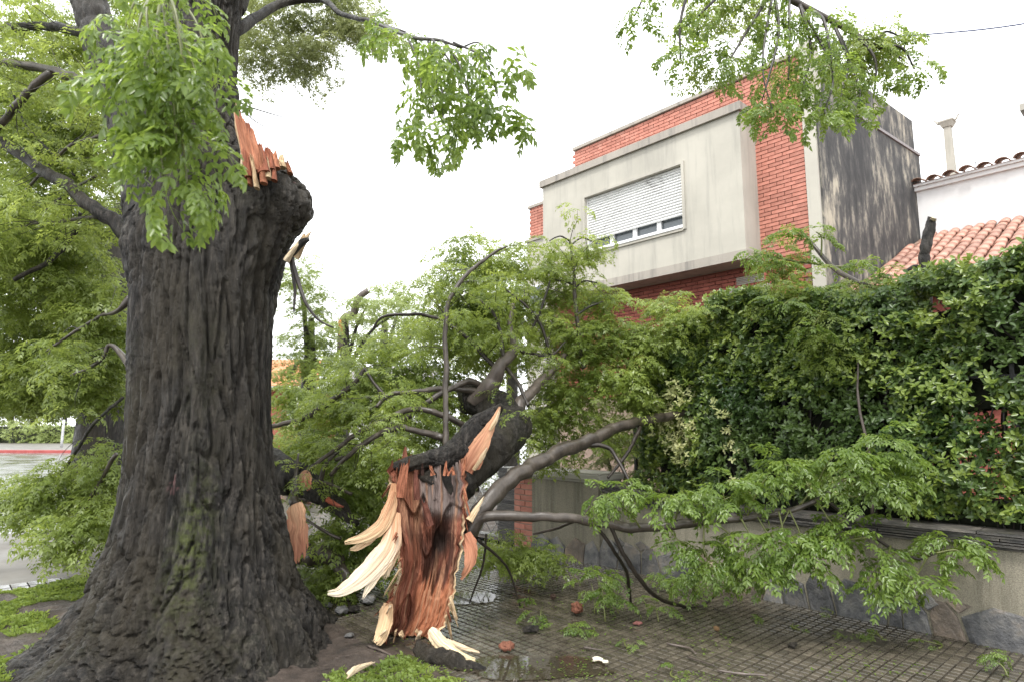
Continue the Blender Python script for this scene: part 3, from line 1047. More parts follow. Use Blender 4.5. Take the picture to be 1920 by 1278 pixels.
# ================================================================== HEDGE
hp = [(-4.72, .95), (-4.55, 2.1), (-4.39, 2.4), (-3.86, 2.80), (-3.5, 2.98), (-3.2, 3.02), (-2.7, 2.86), (-2.15, 2.80), (-1.5, 2.85), (-.87, 2.98), (0, 3.05), (2.2, 3.0)]
ha, hz = np.array([p[0] for p in hp]), np.array([p[1] for p in hp])
hedge = thing('clipped_hedge', 'tall glossy dark green hedge growing above the garden wall', 'hedge', L(-2, 6.5, .1))
def hedge_leaves(name, count, mat, seed, amin, amax, sel, size=(.045, .07), grow=0.0):
    """whorls of ovate leaves over the front, top and end of the hedge"""
    r = np.random.default_rng(seed)
    a = r.uniform(amin, amax, count)
    top = np.interp(a, ha, hz)
    dep = np.abs(r.normal(0, .13, count))
    side = r.uniform(0, 1, count)
    lump = .16 * noise(a * 2.2, side * 3.2, 1.1) + .07 * noise(a * 6, side * 9, 4.1)
    front = side < .72
    z = np.where(front, .88 + (top - .88) * r.uniform(0, 1, count) ** .9, top - dep * .8 + lump * .7 + grow)
    lump = .17 * noise(a * 2.1, z * 2.1, 1.1) + .08 * noise(a * 6, z * 6, 4.1)
    n = np.where(front, 6.09 + dep * 1.6 - lump - grow, 6.08 + r.uniform(0, .85, count))
    n = n + .20 * sstep(.35, 0, top - z) * front
    a = a - 0 * a
    keep = sel(a, z, n, r) & (noise(a * 3.1, z * 3.1, 8.3) + .5 * noise(a * 8, z * 8, 2.3) > -.34 - .2 * (dep < .05))
    gap = (np.abs(a + 1.25) < .22) & (np.abs(z - 1.66) < .13) | (np.abs(a + 1.35) < .3) & (np.abs(z - 1.35) < .10)
    keep &= ~(gap & (r.uniform(size=count) < .4))
    a, z, n, dep = a[keep], z[keep], n[keep], dep[keep]
    c = Larr(np.stack([a, n, z], 1))
    k = 5
    m = len(c)
    out = np.stack([np.full(m, -DX[0]), np.full(m, -DX[1]), np.full(m, .75)], 1) + r.normal(0, .5, (m, 3))
    out /= np.linalg.norm(out, axis=1)[:, None]
    ref = r.normal(size=(m, 3))
    e1 = np.cross(out, ref)
    e1 /= np.linalg.norm(e1, axis=1)[:, None]
    e2 = np.cross(out, e1)
    V = []
    ph0 = r.uniform(0, 6.28, m)
    for i in range(k):
        ph = ph0 + i * 2.4 + r.normal(0, .2, m)
        lift = r.uniform(.1, .9, m)[:, None]
        d = e1 * np.cos(ph)[:, None] + e2 * np.sin(ph)[:, None] + out * lift
        d /= np.linalg.norm(d, axis=1)[:, None]
        s = np.cross(d, out)
        s /= np.linalg.norm(s, axis=1)[:, None] + 1e-9
        nr = np.cross(s, d)
        l = r.uniform(*size, m)[:, None]
        b = c + r.normal(0, .008, (m, 3))
        wd = l * .24
        q = [b, b + d * l * .38 + s * wd + nr * l * .06, b + d * l * .72 + s * wd * .8 + nr * l * .02, b + d * l - nr * l * .12, b + d * l * .72 - s * wd * .8 + nr * l * .02, b + d * l * .38 - s * wd + nr * l * .06]
        V.append(np.stack(q, 1))
    V = np.stack(V, 1).reshape(-1, 6, 3)
    base = np.arange(len(V))[:, None] * 6
    Fq = np.concatenate([base + np.array([[0, 1, 2, 3]]), base + np.array([[0, 3, 4, 5]])])
    return obj(name, mesh_of(name, V.reshape(-1, 3), Fq), mat, hedge)
hedge_leaves('foliage', 21000, M['leaf_hedge'], 21, -4.6, 1.2, lambda a, z, n, r: r.uniform(size=len(a)) < 1, (.042, .066))
hedge_leaves('new_growth', 8000, M['leaf_hedge_new'], 22, -4.5, 1.2, lambda a, z, n, r: (noise(a * 1.1, z * 1.1, 12) > -.02) | (z > np.interp(a, ha, hz) - .1), (.045, .065), .05)
hedge_leaves('variegated_leaves', 9000, M['leaf_pale'], 23, -4.55, -2.2,
             lambda a, z, n, r: (((a + 4.02) / .30) ** 2 + ((z - 1.62) / .50) ** 2 + .6 * noise(a * 5, z * 5, 2) < .8) |
             (((a + 3.35 + (z - 1.4) * .25) / .10) ** 2 + ((z - 1.5) / .55) ** 2 + 1.6 * noise(a * 7, z * 7, 6) < .35) |
             (((a + 2.35) / .3) ** 2 + ((z - 1.08) / .1) ** 2 + noise(a * 7, z * 7, 6) < .6), (.034, .05), .09)
# dark inner twigs: a dense lattice of stems behind the leaves
tv, tf, k = [], [], 0
r = np.random.default_rng(31)
for i in range(420):
    a = r.uniform(-4.5, 1.1)
    top = np.interp(a, ha, hz)
    z0 = r.uniform(.3, top - .7)
    n0 = r.uniform(6.3, 6.75)
    p = [L(a, n0, z0), L(a + r.normal(0, .12), n0 + r.normal(0, .06), z0 + .35), L(a + r.normal(0, .25), n0 - r.uniform(0, .15), min(z0 + r.uniform(.6, .9), top - .1))]
    v, f = tube_arrays(p, [r.uniform(.006, .016), .006, .003], 5, 7, cap=False)
    tv.append(v)
    tf.append(f + k)
    k += len(v)
kind(obj('twigs', mesh_of('twigs', np.vstack(tv), np.vstack(tf), True), M['twig'], hedge), 'stuff')
for a, n in [(-4.2, 6.4), (-3.4, 6.5), (-2.62, 6.42), (-2.2, 6.45), (-1.95, 6.38), (-1.1, 6.5), (-.2, 6.4)]:
    tube('stem', [L(a, n, .0), L(a + .05, n + .02, .8), L(a - .04, n - .05, 1.6), L(a + .1, n, 2.3)], [.035, .028, .02, .01], M['twig'], hedge, 8, 14, wob=.3)
tube('stem', [L(-2.06, 6.10, .85), L(-2.03, 6.07, 1.3), L(-2.09, 6.06, 1.8), L(-2.06, 6.05, 2.25)], [.014, .012, .012, .006], M['branch_pale'], hedge, 8, 14, wob=.3)
# lumpy dark sheets deep inside, the shade among the twigs put into their colour
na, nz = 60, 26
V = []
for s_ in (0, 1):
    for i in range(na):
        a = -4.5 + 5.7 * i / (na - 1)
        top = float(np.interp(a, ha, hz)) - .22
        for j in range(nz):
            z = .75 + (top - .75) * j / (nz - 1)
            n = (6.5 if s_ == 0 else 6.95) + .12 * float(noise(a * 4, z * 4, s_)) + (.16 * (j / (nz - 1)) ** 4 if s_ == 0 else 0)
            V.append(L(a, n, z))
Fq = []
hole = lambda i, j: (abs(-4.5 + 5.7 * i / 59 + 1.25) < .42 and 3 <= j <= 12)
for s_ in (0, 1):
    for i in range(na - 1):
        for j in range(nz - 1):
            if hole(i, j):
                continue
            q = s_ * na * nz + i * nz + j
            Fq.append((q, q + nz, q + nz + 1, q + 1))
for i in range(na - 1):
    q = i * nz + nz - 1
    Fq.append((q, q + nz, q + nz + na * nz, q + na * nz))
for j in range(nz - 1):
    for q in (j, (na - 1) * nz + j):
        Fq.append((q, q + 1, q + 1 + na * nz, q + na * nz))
obj('inner_shade', mesh_of('inner_shade', V, Fq, True), M['bush_core'], hedge)

# ================================================================== THE HOUSE
HN, BN = 10.2, 9.65
house = thing('brick_house', 'two storey orange brick house with projecting cream plaster bay', 'house', L(-6.5, 12, 0))
AC, ACP = -4.05, -3.85                       # brick ends here, plaster pilaster runs to ACP
Z_PAR, AL = 7.80, -9.08                      # parapet top, left end of the tall brick block
MB().box(AL, AC, HN + .02, HN + 4.0, 0, Z_PAR - .004).build('wall_core', M['mortar'], house)
# bricks: individuals where they show largest, the others joined
br = MB()
br.box(-.115, .115, -.02, .02, -.0285, .0285, local=False)
brick_me = mesh_of('brick', br.v, br.f)
brick_me.materials.append(M['brick'])
slots = []
BL, BH = .242, .069
def brick_rows(a0, a1, z0, z1, n):
    c = 0
    z = z0
    while z + BH <= z1 + .001:
        a = a1 - (BL * .5 if c % 2 else 0)
        first = c % 2
        if first:
            slots.append((a1 - BL * .25, z + BH / 2, n, .5))
        while a - BL > a0 - .001:
            slots.append((a - BL / 2, z + BH / 2, n, 1.0))
            a -= BL
        if a - a0 > .02:
            slots.append(((a + a0) / 2, z + BH / 2, n, (a - a0) / BL))
        z += BH
        c += 1
brick_rows(AL, AC - .01, 4.40, Z_PAR - .02, HN)
slots = [s_ for s_ in slots if not (-9.55 < s_[0] < -4.95 and s_[1] < 6.9)]
order = sorted(range(len(slots)), key=lambda i: -slots[i][0] - (0 if slots[i][3] == 1 else 50))
chosen = set(order[:300])
rv, rf = MB(), None
for i, (a, z, n, s_) in enumerate(slots):
    if i in chosen:
        o = bpy.data.objects.new('brick', brick_me)
        o.location = L(a, n + random.uniform(-.003, .003), z)
        o.rotation_euler = (0, 0, ANG)
        wire(o, house)
    else:
        hw = BL * s_ / 2 - .006
        rv.box(a - hw, a + hw, n - .02, n + .02, z - .0285, z + .0285)
o = rv.build('brickwork', M['brick'], house)
kind(o, 'stuff')
# brick of the recessed ground floor, the shade under the bay painted into it
rv = MB()
z = 2.2
c = 0
while z < 4.36:
    a = AC - .02 - (.121 if c % 2 else 0)
    while a > -9.6:
        rv.box(a - .23, a, HN - .018, HN + .03, z, z + .057)
        a -= .242
    z += .069
    c += 1
kind(rv.build('ground_floor_brickwork', M['brick_shaded'], house), 'stuff')
MB().box(-9.7, AL - .004, HN + .03, HN + 4, 0, 4.36).build('ground_floor_wall', M['mortar'], house)
v_ = MB()
for k in range(5):
    v_.box(-5.35, -4.85, HN - .034, HN - .022, 4.05 + k * .028, 4.068 + k * .028)
v_.build('vent_grille', M['concrete'], house)
MB().box(-5.6, -4.75, HN - .12, HN - .022, 3.90, 3.98).build('lintel', M['concrete'], house)
# parapet capping
MB().box(AL - .06, AC, HN - .06, HN + .3, Z_PAR, Z_PAR + .07).build('parapet_cap', M['plaster_trim'], house)
# pilaster at the corner
MB().box(AC + .002, ACP, HN - .05, HN + .3, 0, 7.98).build('corner_pilaster', M['plaster'], house)
# the bay
BA0, BA1, BZ0, BZ1 = -9.60, -4.88, 4.35, 6.93
WA0, WA1, WZ0, WZ1 = -8.35, -6.03, 5.14, 6.34
for (a0, a1, z0, z1) in [(BA0, WA0, BZ0 + .16, BZ1), (WA1, BA1, BZ0 + .16, BZ1), (WA0 + .001, WA1 - .001, BZ0 + .16, WZ0), (WA0 + .001, WA1 - .001, WZ1, BZ1)]:
    MB().box(a0, a1, BN, BN + .18, z0, z1).build('bay_panel', M['plaster'], house)
MB().box(BA1 - .18, BA1 - .002, BN + .181, HN + .018, BZ0 + .16, BZ1).build('bay_side', M['plaster'], house)
MB().box(BA0 + .002, BA0 + .18, BN + .181, HN + .018, BZ0 + .16, BZ1).build('bay_side', M['plaster'], house)
MB().box(BA0 - .06, BA1 + .05, BN - .06, HN - .022, BZ1 + .001, BZ1 + .15).build('bay_cornice', M['plaster_trim'], house)
MB().box(BA0 - .012, BA1 + .012, BN - .012, HN - .022, BZ0, BZ0 + .158).build('bay_floor_slab', M['plaster_trim'], house)
# window with roller shutter
wn = MB()
t = .055
for (a0, a1, z0, z1) in [(WA0 - .055, WA0, WZ0 - .03, WZ1 + .05), (WA1, WA1 + .055, WZ0 - .03, WZ1 + .05), (WA0, WA1, WZ1, WZ1 + .05), (WA0, WA1, WZ0 - .05, WZ0)]:
    wn.box(a0, a1, BN - .035, BN - .003, z0, z1)
win = wn.build('window', M['plaster'], house)
n_sl = 17
z_sh = WZ0 + .27
for k in range(n_sl):
    z0 = z_sh + (WZ1 - z_sh) * k / n_sl
    h = (WZ1 - z_sh) / n_sl
    dz = .018
    p = [(WA0 + .03, BN + .075, z0 + .004), (WA0 + .03, BN + .055, z0 + h * .45), (WA0 + .03, BN + .075, z0 + h - .003), (WA0 + .03, BN + .09, z0 + h * .5)]
    MB().prism([L(*q) for q in p], tuple(np.array(L(WA1 - WA0 - .06, 0, 0)))).build('shutter_slat', M['slat'], win)
MB().box(WA0 + .005, WA1 - .005, BN + .16, BN + .172, WZ0 + .005, WZ1 - .005).build('pane', M['glass'], win)
MB().box(WA0 + .005, WA1 - .005, BN + .10, BN + .155, WZ0 + .002, WZ0 + .11).build('bottom_rail', M['window_frame'], win)
MB().box(WA0 + .005, WA1 - .005, BN - .05, BN + .098, WZ0 + .001, WZ0 + .018).build('sill', M['window_frame'], win)
for k in range(5):
    x = WA0 + .04 + (WA1 - WA0 - .08) * k / 4
    MB().box(x - .045, x + .045, BN + .105, BN + .15, WZ0 + .111, WZ1 - .01).build('mullion', M['window_frame'], win)
for x in (WA0 + .012, WA1 - .012):
    MB().box(x - .012, x + .012, BN + .05, BN + .098, WZ0 + .02, WZ1 - .002).build('shutter_track', M['window_frame'], win)
# lower blocks stepping down beyond the tall one
MB().box(-10.0, AL - .07, HN + .35, HN + 4, 4.37, 7.28).build('rear_block', M['brick'], house)
MB().box(-10.06, AL - .07, HN + .29, HN + 4, 7.281, 7.35).build('parapet_cap', M['plaster_trim'], house)
wg = MB().box(-10.70, -10.02, HN + .0, HN + 4, 0, 6.0).build('wing_wall', M['plaster'], house)
MB().box(-10.74, -10.02, HN - .04, HN + 4, 6.001, 6.06).build('wing_ledge', M['plaster_trim'], house)
bw = MB()
z = 6.07
c = 0
while z < 6.85:
    a = -10.03 - (.121 if c % 2 else 0)
    if c % 2:
        bw.box(-10.14, -10.03, HN + .06, HN + .10, z, z + .057)
    while a > -10.6:
        bw.box(max(a - .23, -10.68), a, HN + .06, HN + .10, z, z + .057)
        a -= .242
    z += .069
    c += 1
kind(bw.build('wing_brickwork', M['brick'], house), 'stuff')
MB().box(-10.68, -10.02, HN + .09, HN + 4, 6.061, 6.86).build('wing_parapet', M['mortar'], house)
MB().box(-10.72, -10.02, HN + .03, HN + 4, 6.861, 6.93).build('parapet_cap', M['plaster_trim'], house)
sw_ = MB().box(-10.55, -10.15, HN - .03, HN - .002, 4.2, 4.9).build('small_window', M['window_frame'], house)
MB().box(-10.50, -10.20, HN - .045, HN - .031, 4.25, 4.85).build('pane', M['glass'], sw_)
MB().box(-10.6, -10.1, HN - .1, HN - .002, 4.10, 4.19).build('sill', M['plaster_trim'], sw_)
# blackened party wall running back from the corner
K = np.array(L(ACP + .001, HN + .0, 0))[:2]
PD = np.array([.793, .609])
PNm = np.array([PD[1], -PD[0]])              # towards the viewer's right
def pw(s_, o, z):
    q = K + PD * s_ + PNm * o
    return (q[0], q[1], z)
def pbox(name, s0, s1, o0, o1, z0, z1, mat, z0b=None, z1b=None):
    z0b = z0 if z0b is None else z0b
    z1b = z1 if z1b is None else z1b
    p = [pw(s0, o0, z0), pw(s1, o0, z0b), pw(s1, o0, z1b), pw(s0, o0, z1)]
    return MB().prism(p, tuple(np.array([*(PNm * (o1 - o0)), 0]))).build(name, mat, house)
S_END = 4.22
pbox('party_wall', .0, S_END, -.25, .03, 0, 7.07, M['party'])
pbox('party_parapet', .0, S_END - .03, -.25, -.03, 7.072, 7.86, M['party'])
pbox('flashing', .9, S_END + .01, -.031, .055, 7.075, 7.13, M['flash'])

# ================================================================== NEIGHBOUR WITH TILED ROOF
pe = pw(S_END - .35, 0, 0)
NW = pe[0] * DX[0] + pe[1] * DX[1]
AW0 = pe[0] * AX[0] + pe[1] * AX[1]
nb = thing('white_house', 'white plastered neighbour house with terracotta barrel tile roofs', 'house', L(AW0 + 3, NW + 2, 0))
zr = 5.33
zt = wall_at(1716, 352, NW)[1]
MB().box(AW0 + .04, AW0 + 9, NW, NW + 5, 0, zt).build('upper_wall', M['plaster_white'], nb)
MB().box(AW0 - .02, AW0 + 9, NW - .06, NW - .002, zt - .10, zt - .02).build('eaves_moulding', M['plaster_white'], nb)
MB().box(AW0 - .04, AW0 + 9, NW - .10, NW - .003, zt - .018, zt + .03).build('eaves_moulding', M['plaster_white'], nb)
# barrel tile meshes
def barrel(Lt, R, taper=.8, th=.014, up=True, seg=8):
    b = MB()
    pts = []
    for e, (y, rr) in enumerate(((0, R), (Lt, R * taper))):
        for s_ in range(seg + 1):
            t = math.pi * s_ / seg
            pts.append((math.cos(t) * rr, y, math.sin(t) * rr * .75))
        for s_ in range(seg + 1):
            t = math.pi * s_ / seg
            pts.append((math.cos(t) * (rr - th), y, math.sin(t) * (rr - th) * .75 - .002))
    n = seg + 1
    f = []
    for s_ in range(seg):
        f += [(s_, s_ + 1, 2 * n + s_ + 1, 2 * n + s_), (n + s_ + 1, n + s_, 3 * n + s_, 3 * n + s_ + 1), (s_ + 1, s_, n + s_, n + s_ + 1), (2 * n + s_, 2 * n + s_ + 1, 3 * n + s_ + 1, 3 * n + s_)]
    f += [(0, 2 * n, 3 * n, n), (n - 1, 2 * n - 1, 4 * n - 1, 3 * n - 1)]
    b.add(pts, f)
    me = mesh_of('roof_tile', b.v, b.f, True)
    return me
tile_me = barrel(.38, .094)
tile_me.materials.append(M['roof_tile'])
rtile_me = barrel(.45, .115)
rtile_me.materials.append(M['roof_tile_old'])
pitch = math.atan2(zr - 4.35, 2.13 * (PD[0] * DX[0] + PD[1] * DX[1]))
run = 3.6
n_e = NW - run
roof = MB()
zb = lambda n: zr - .06 - (NW - n) * math.tan(pitch)
p = [L(AW0 - .3, NW - .005, zb(NW)), L(AW0 - .3 - 0, n_e, zb(n_e)), L(AW0 - .3, n_e, zb(n_e) - .12), L(AW0 - .3, NW - .005, zb(NW) - .12)]
p = [L(AW0 + .06, NW - .005, zb(NW)), L(AW0 + .02, n_e, zb(n_e)), L(AW0 + .02, n_e, zb(n_e) - .12), L(AW0 + .06, NW - .005, zb(NW) - .12)]
# the lean-to roof follows the party wall on its near side
def on_party_a(n):
    s_ = (n - (K[0] * DX[0] + K[1] * DX[1])) / (PD[0] * DX[0] + PD[1] * DX[1])
    q = pw(s_, .035, 0)
    return q[0] * AX[0] + q[1] * AX[1]
b = MB()
q0 = [L(on_party_a(NW) + .01, NW - .005, zb(NW)), L(on_party_a(n_e) + .01, n_e, zb(n_e)), L(AW0 + 9, n_e, zb(n_e)), L(AW0 + 9, NW - .005, zb(NW))]
b.prism(q0, (0, 0, -.1))
lean = b.build('lean_to_roof', M['roof_tile_old'], nb)
rows = int(run / math.cos(pitch) / .29)
for c in range(36):
    a = AW0 + .0 + c * .19 - .9
    for k in range(rows):
        d = (k + 1) * .29
        n = NW - d * math.cos(pitch)
        if a < on_party_a(n) + .10 or a > AW0 + 5.5:
            continue
        o = bpy.data.objects.new('roof_tile', tile_me)
        o.location = L(a + random.gauss(0, .006), n, zr - .045 - d * math.sin(pitch) + random.gauss(0, .004))
        o.rotation_euler = (pitch + .03, 0, ANG + random.gauss(0, .015))
        wire(o, nb)
# tile ends along the eaves of the upper roof
for c in range(26):
    a = AW0 + .10 + c * .27
    o = bpy.data.objects.new('eaves_tile', rtile_me)
    o.location = L(a, NW - .17 + random.gauss(0, .012), zt + .035 + random.gauss(0, .006))
    o.rotation_euler = (math.radians(14), 0, ANG + random.gauss(0, .02))
    wire(o, nb)
b = MB()
b.prism([L(AW0 - .02, NW - .12, zt + .032), L(AW0 - .02, NW + 5, zt + .5), L(AW0 - .02, NW + 5, zt + .3), L(AW0 - .02, NW + .1, zt + .001)], tuple(np.array(L(9, 0, 0))))
b.build('upper_roof', M['roof_tile_old'], nb)
# ground floor of the neighbour, glimpsed through the hedge
MB().box(on_party_a(n_e + .4) + .3, AW0 + 9, n_e + .35, n_e + .6, 0, zb(n_e + .35) - .12).build('ground_floor_wall', M['brick_shaded'], nb)
MB().box(-2.2, 1.0, n_e + .28, n_e + .345, 1.9, 2.25).build('window', M['white_paint'], nb)
# tapering chimney with a horned cap
cb = at(1787, 345, 15.2)
ct = at(1775, 240, 15.2)
cz0, cz1 = cb[2], ct[2]
ch = MB()
ca = cb[0] * AX[0] + cb[1] * AX[1]
cn = cb[0] * DX[0] + cb[1] * DX[1]
def frust(b_, a, n, z0, r0, z1, r1):
    p = [L(a + x * r0, n + y * r0, z0) for x, y in ((-1, -1), (1, -1), (1, 1), (-1, 1))] + [L(a + x * r1, n + y * r1, z1) for x, y in ((-1, -1), (1, -1), (1, 1), (-1, 1))]
    b_.add(p, [(3, 2, 1, 0), (4, 5, 6, 7), (0, 1, 5, 4), (1, 2, 6, 5), (2, 3, 7, 6), (3, 0, 4, 7)])
frust(ch, ca, cn, cz0 - .6, .10, cz1, .075)
chim = ch.build('chimney', M['concrete'], nb)
cc = MB()
frust(cc, ca, cn, cz1 + .002, .10, cz1 + .13, .155)
frust(cc, ca, cn, cz1 + .132, .165, cz1 + .17, .165)
cc.build('chimney_cap', M['concrete'], chim)
for sg in (-1, 1):
    tube('horn', [L(ca + sg * .13, cn, cz1 + .15), L(ca + sg * .20, cn, cz1 + .17), L(ca + sg * .235, cn, cz1 + .25), L(ca + sg * .29, cn, cz1 + .27)], [.03, .028, .022, .018], M['concrete'], chim, 8, 10)
MB().box(ca + .18, ca + .5, cn - .1, cn + .2, cz0 - .5, cz0 + .10).build('roof_vent', M['concrete'], nb)
an = at(1832, 335, 15.5)
ant = tube('antenna_mast', [(an[0], an[1], an[2] - .4), (an[0], an[1], an[2] + .52)], [.012, .01], M['iron'], nb, 6, 2)
for dz in (.3, .42):
    tube('antenna_rod', [(an[0] - .09, an[1], an[2] + dz), (an[0] + .09, an[1], an[2] + dz)], [.006, .006], M['iron'], ant, 5, 2)
# taller flats whose eaves corner shows at the far right
ev = at(1912, 208, 19)
fl = thing('block_of_flats', 'pale block of flats with a projecting flat eaves slab', 'building', (ev[0] + 3.2, ev[1] + 2, 0))
ea, en = ev[0] * AX[0] + ev[1] * AX[1], ev[0] * DX[0] + ev[1] * DX[1]
MB().box(ea + .9, ea + 7, en + .8, en + 6, 0, ev[2] - .02).build('wall', M['plaster_white'], fl)
MB().box(ea, ea + 7.5, en, en + 6.5, ev[2], ev[2] + .22).build('eaves_slab', M['concrete'], fl)
MB().box(ea + 2, ea + 3.2, en + .76, en + .799, 5.0, 6.4).build('window', M['glass'], fl)

# overhead cables
for k, (y0, y1, r_, m_) in enumerate([(67, 45, .017, 'cable'), (60, 40, .009, 'cable_grey'), (78, 72, .007, 'cable_grey')]):
    p = [at(1500, y0 + 16, 15), at(1715, y0, 13.5), at(1920, y1, 12), at(2300, y1 - 75, 10)]
    o = tube('overhead_cable', p, [r_] * 4, M[m_], None, 6, 24)
    tag(o, ['thick dark blue service cable above the tiled roof', 'thin grey cable running just above the blue cable', 'thin grey cable running just below the blue cable'][k], 'cable')

def twiglets(paths, parent, per_m, ln, seed, fo=None, sc=.8, k=4, rad=.0045, droop=.5, t0=.3, mat='twig'):
    """fine side twigs along branches, joined as one part; a few leaves at their tips"""
    r = np.random.default_rng(seed)
    tv, tf, n0 = [], [], 0
    for path in paths:
        p = spline(np.array([at(x, y, Y) for x, y, Y, q in path]), 60)
        t = np.gradient(p, axis=0)
        length = np.linalg.norm(np.diff(p, axis=0), axis=1).sum()
        for _ in range(max(1, int(per_m * length))):
            i = r.integers(int(60 * t0), 60)
            d = t[i] / np.linalg.norm(t[i]) * .8 + r.normal(0, .65, 3)
            d /= np.linalg.norm(d)
            l_ = r.uniform(.35, 1) * ln
            q = [p[i]]
            for _s in range(3):
                d = d + r.normal(0, .22, 3) + np.array([0, 0, -droop * .18])
                d /= np.linalg.norm(d)
                q.append(q[-1] + d * l_ / 3)
            if min(z[2] for z in q) < .03:
                continue
            v, f = tube_arrays(q, [rad, rad * .8, rad * .6, rad * .35], 5, 9, cap=False)
            tv.append(v)
            tf.append(f + n0)
            n0 += len(v)
            if fo is not None:
                fo.rosette(q[-1], k, sc)
                if r.uniform() < .5:
                    fo.rosette(q[2], max(2, k - 2), sc * .8)
    kind(obj('twigs', mesh_of('twigs', np.vstack(tv), np.vstack(tf), True), M[mat], parent), 'stuff')

# ================================================================== THE STANDING TREE
TY = 4.9
tree = thing('standing_tree', 'huge standing tree with deeply furrowed wet black trunk and torn upper scar', 'tree', at(330, 1240, TY)[:2] + (0,))
sil = [(1340, 0, 640), (1278, 45, 612), (1240, 78, 606), (1200, 112, 600), (1150, 150, 592), (1100, 170, 566), (1050, 190, 550), (1000, 205, 540), (950, 215, 531),
       (900, 222, 522), (800, 229, 513), (700, 233, 510), (600, 236, 515), (550, 236, 522), (510, 222, 532), (470, 213, 546), (440, 222, 562), (415, 240, 588), (390, 248, 597),
       (365, 250, 594), (340, 249, 575), (318, 248, 545), (300, 246, 512), (280, 244, 480), (260, 242, 470), (220, 240, 455), (150, 250, 442), (60, 275, 448), (-40, 300, 465), (-160, 330, 490)]
sil = np.array(sil, float)
NZ, NTH = 800, 440
yy = np.interp(np.linspace(0, 1, NZ), np.linspace(0, 1, len(sil)), sil[:, 0])
# even spacing along the height
yy = np.linspace(1340, -160, NZ)
order_ = np.argsort(sil[:, 0])
def smooth_interp(y, col):
    v = np.interp(y, sil[order_, 0], sil[order_, col])
    kz = np.exp(-np.linspace(-2, 2, 15) ** 2)
    kz /= kz.sum()
    return np.convolve(np.pad(v, 7, mode='edge'), kz, mode='valid')
lx, rx_ = smooth_interp(yy, 1) + 27, smooth_interp(yy, 2) - 9   # silhouette -> radius at the axis distance
core_l = np.interp(yy, [-160, 0, 300, 600, 900, 1340], [355, 315, 277, 267, 255, 200])
core_r = np.interp(yy, [-160, 0, 300, 600, 900, 1340], [480, 446, 462, 494, 503, 530])
zc = np.array([at(330, y, TY)[2] for y in yy])
sc_ = np.array([at(1060, y, TY)[0] - at(960, y, TY)[0] for y in yy]) / 100.0
xc = (core_l + core_r) / 2
X0 = (xc - 960) * sc_
rL, rR = (xc - lx) * sc_, (rx_ - xc) * sc_
rF = (core_r - core_l) / 2 * sc_
th = np.linspace(0, 2 * np.pi, NTH, endpoint=False)
th = th + .42 * np.cos(th)                    # finer towards the open side
ct_, st_ = np.cos(th)[None], np.sin(th)[None]
knob = np.exp(-((yy - 395) / 62.0) ** 2)[:, None]
wr = np.clip(ct_, 0, 1) ** (1.6 + 3.2 * knob)
wl = np.clip(-ct_, 0, 1) ** 1.6
R0 = rF[:, None] * (1 - wr - wl) + rR[:, None] * wr + rL[:, None] * wl
# root flare towards and away from the viewer
fl_ = np.exp(-np.maximum(zc, -.3) / .33)[:, None]
R0 = R0 + fl_ * .34 * (1 - wr - wl)
for th0, amp, wid in ((3.75, .30, .26), (4.35, .30, .22), (5.15, .34, .26), (6.10, .16, .25), (.75, .25, .3), (2.2, .3, .3)):
    dth = (th[None] - th0 + np.pi) % (2 * np.pi) - np.pi
    R0 = R0 + amp * np.exp(-np.maximum(zc, -.3) / .26)[:, None] * np.exp(-(dth / wid) ** 2)
lob = noise(np.cos(th)[None] * 2.1, np.sin(th)[None] * 2.1, zc[:, None] * .35) + .5 * noise(np.cos(th)[None] * 4.2 + 3, np.sin(th)[None] * 4.2, zc[:, None] * .5)
R0 = R0 * (1 + lob * (.045 + .17 * fl_))
px_, py_ = ct_ * R0, st_ * R0
tw = noise(px_ * .9, py_ * .9, zc[:, None] * .7) * .12
h = bark_relief(px_ + tw, py_ - tw, zc[:, None] + 0 * px_, 11.0, .85)
# swollen gnarl under the fork
gn = np.exp(-((zc - 2.75) / .38) ** 2)[:, None]
h2 = np.abs(noise(px_ * 9, py_ * 9, zc[:, None] * 8))
R1 = R0 + .10 * (h - .84) + gn * (.03 * noise(px_ * 3, py_ * 3, zc[:, None] * 3) + .02 * h2)
V = np.stack([X0[:, None] + ct_ * R1, TY + st_ * R1, zc[:, None] + 0 * R1 + .05 * noise(px_ * 3, py_ * 3, zc[:, None] * 2) * (zc[:, None] > .4)], -1).reshape(-1, 3)
i = np.arange(NZ - 1)[:, None] * NTH
j = np.arange(NTH)[None]
k = (j + 1) % NTH
Fq = np.stack([i + j, i + k, i + NTH + k, i + NTH + j], -1).reshape(-1, 4)
# where moss and pink bare flecks sit on the bark
Zg = np.repeat(zc[:, None], NTH, 1)
front = np.clip(-st_ + 0 * Zg, 0, 1)
moss = np.exp(-((Zg - .85) / .38) ** 2) * np.exp(-((np.arctan2(-st_, ct_) - 1.22 + .25 * (Zg - .8)) / .20) ** 2) * front
moss = moss + .12 * front * sstep(-.1, .5, noise(px_ * 2, py_ * 2, Zg))
fleck = sstep(.74, .80, noise(px_ * 8 + 2, py_ * 8, Zg * 3.0)) * (h > .7) * .7
col = np.zeros((NZ * NTH, 3), np.float32)
col[:, 0] = fleck.ravel()
col[:, 1] = np.clip(moss, 0, 1).ravel()
obj('trunk', mesh_of('trunk', V, Fq, True, col), M['bark'], tree)
# upper limb leaning out to the left behind the hanging leaves
px_tube('limb', [(345, 420, 5.05, 95), (300, 300, 5.05, 72), (235, 170, 5.1, 46), (182, 50, 5.2, 33), (150, -60, 5.3, 28)], M['bark_plain'], tree, 64, 120, relief=.035, fx=14, fz=2.4, wob=.08)

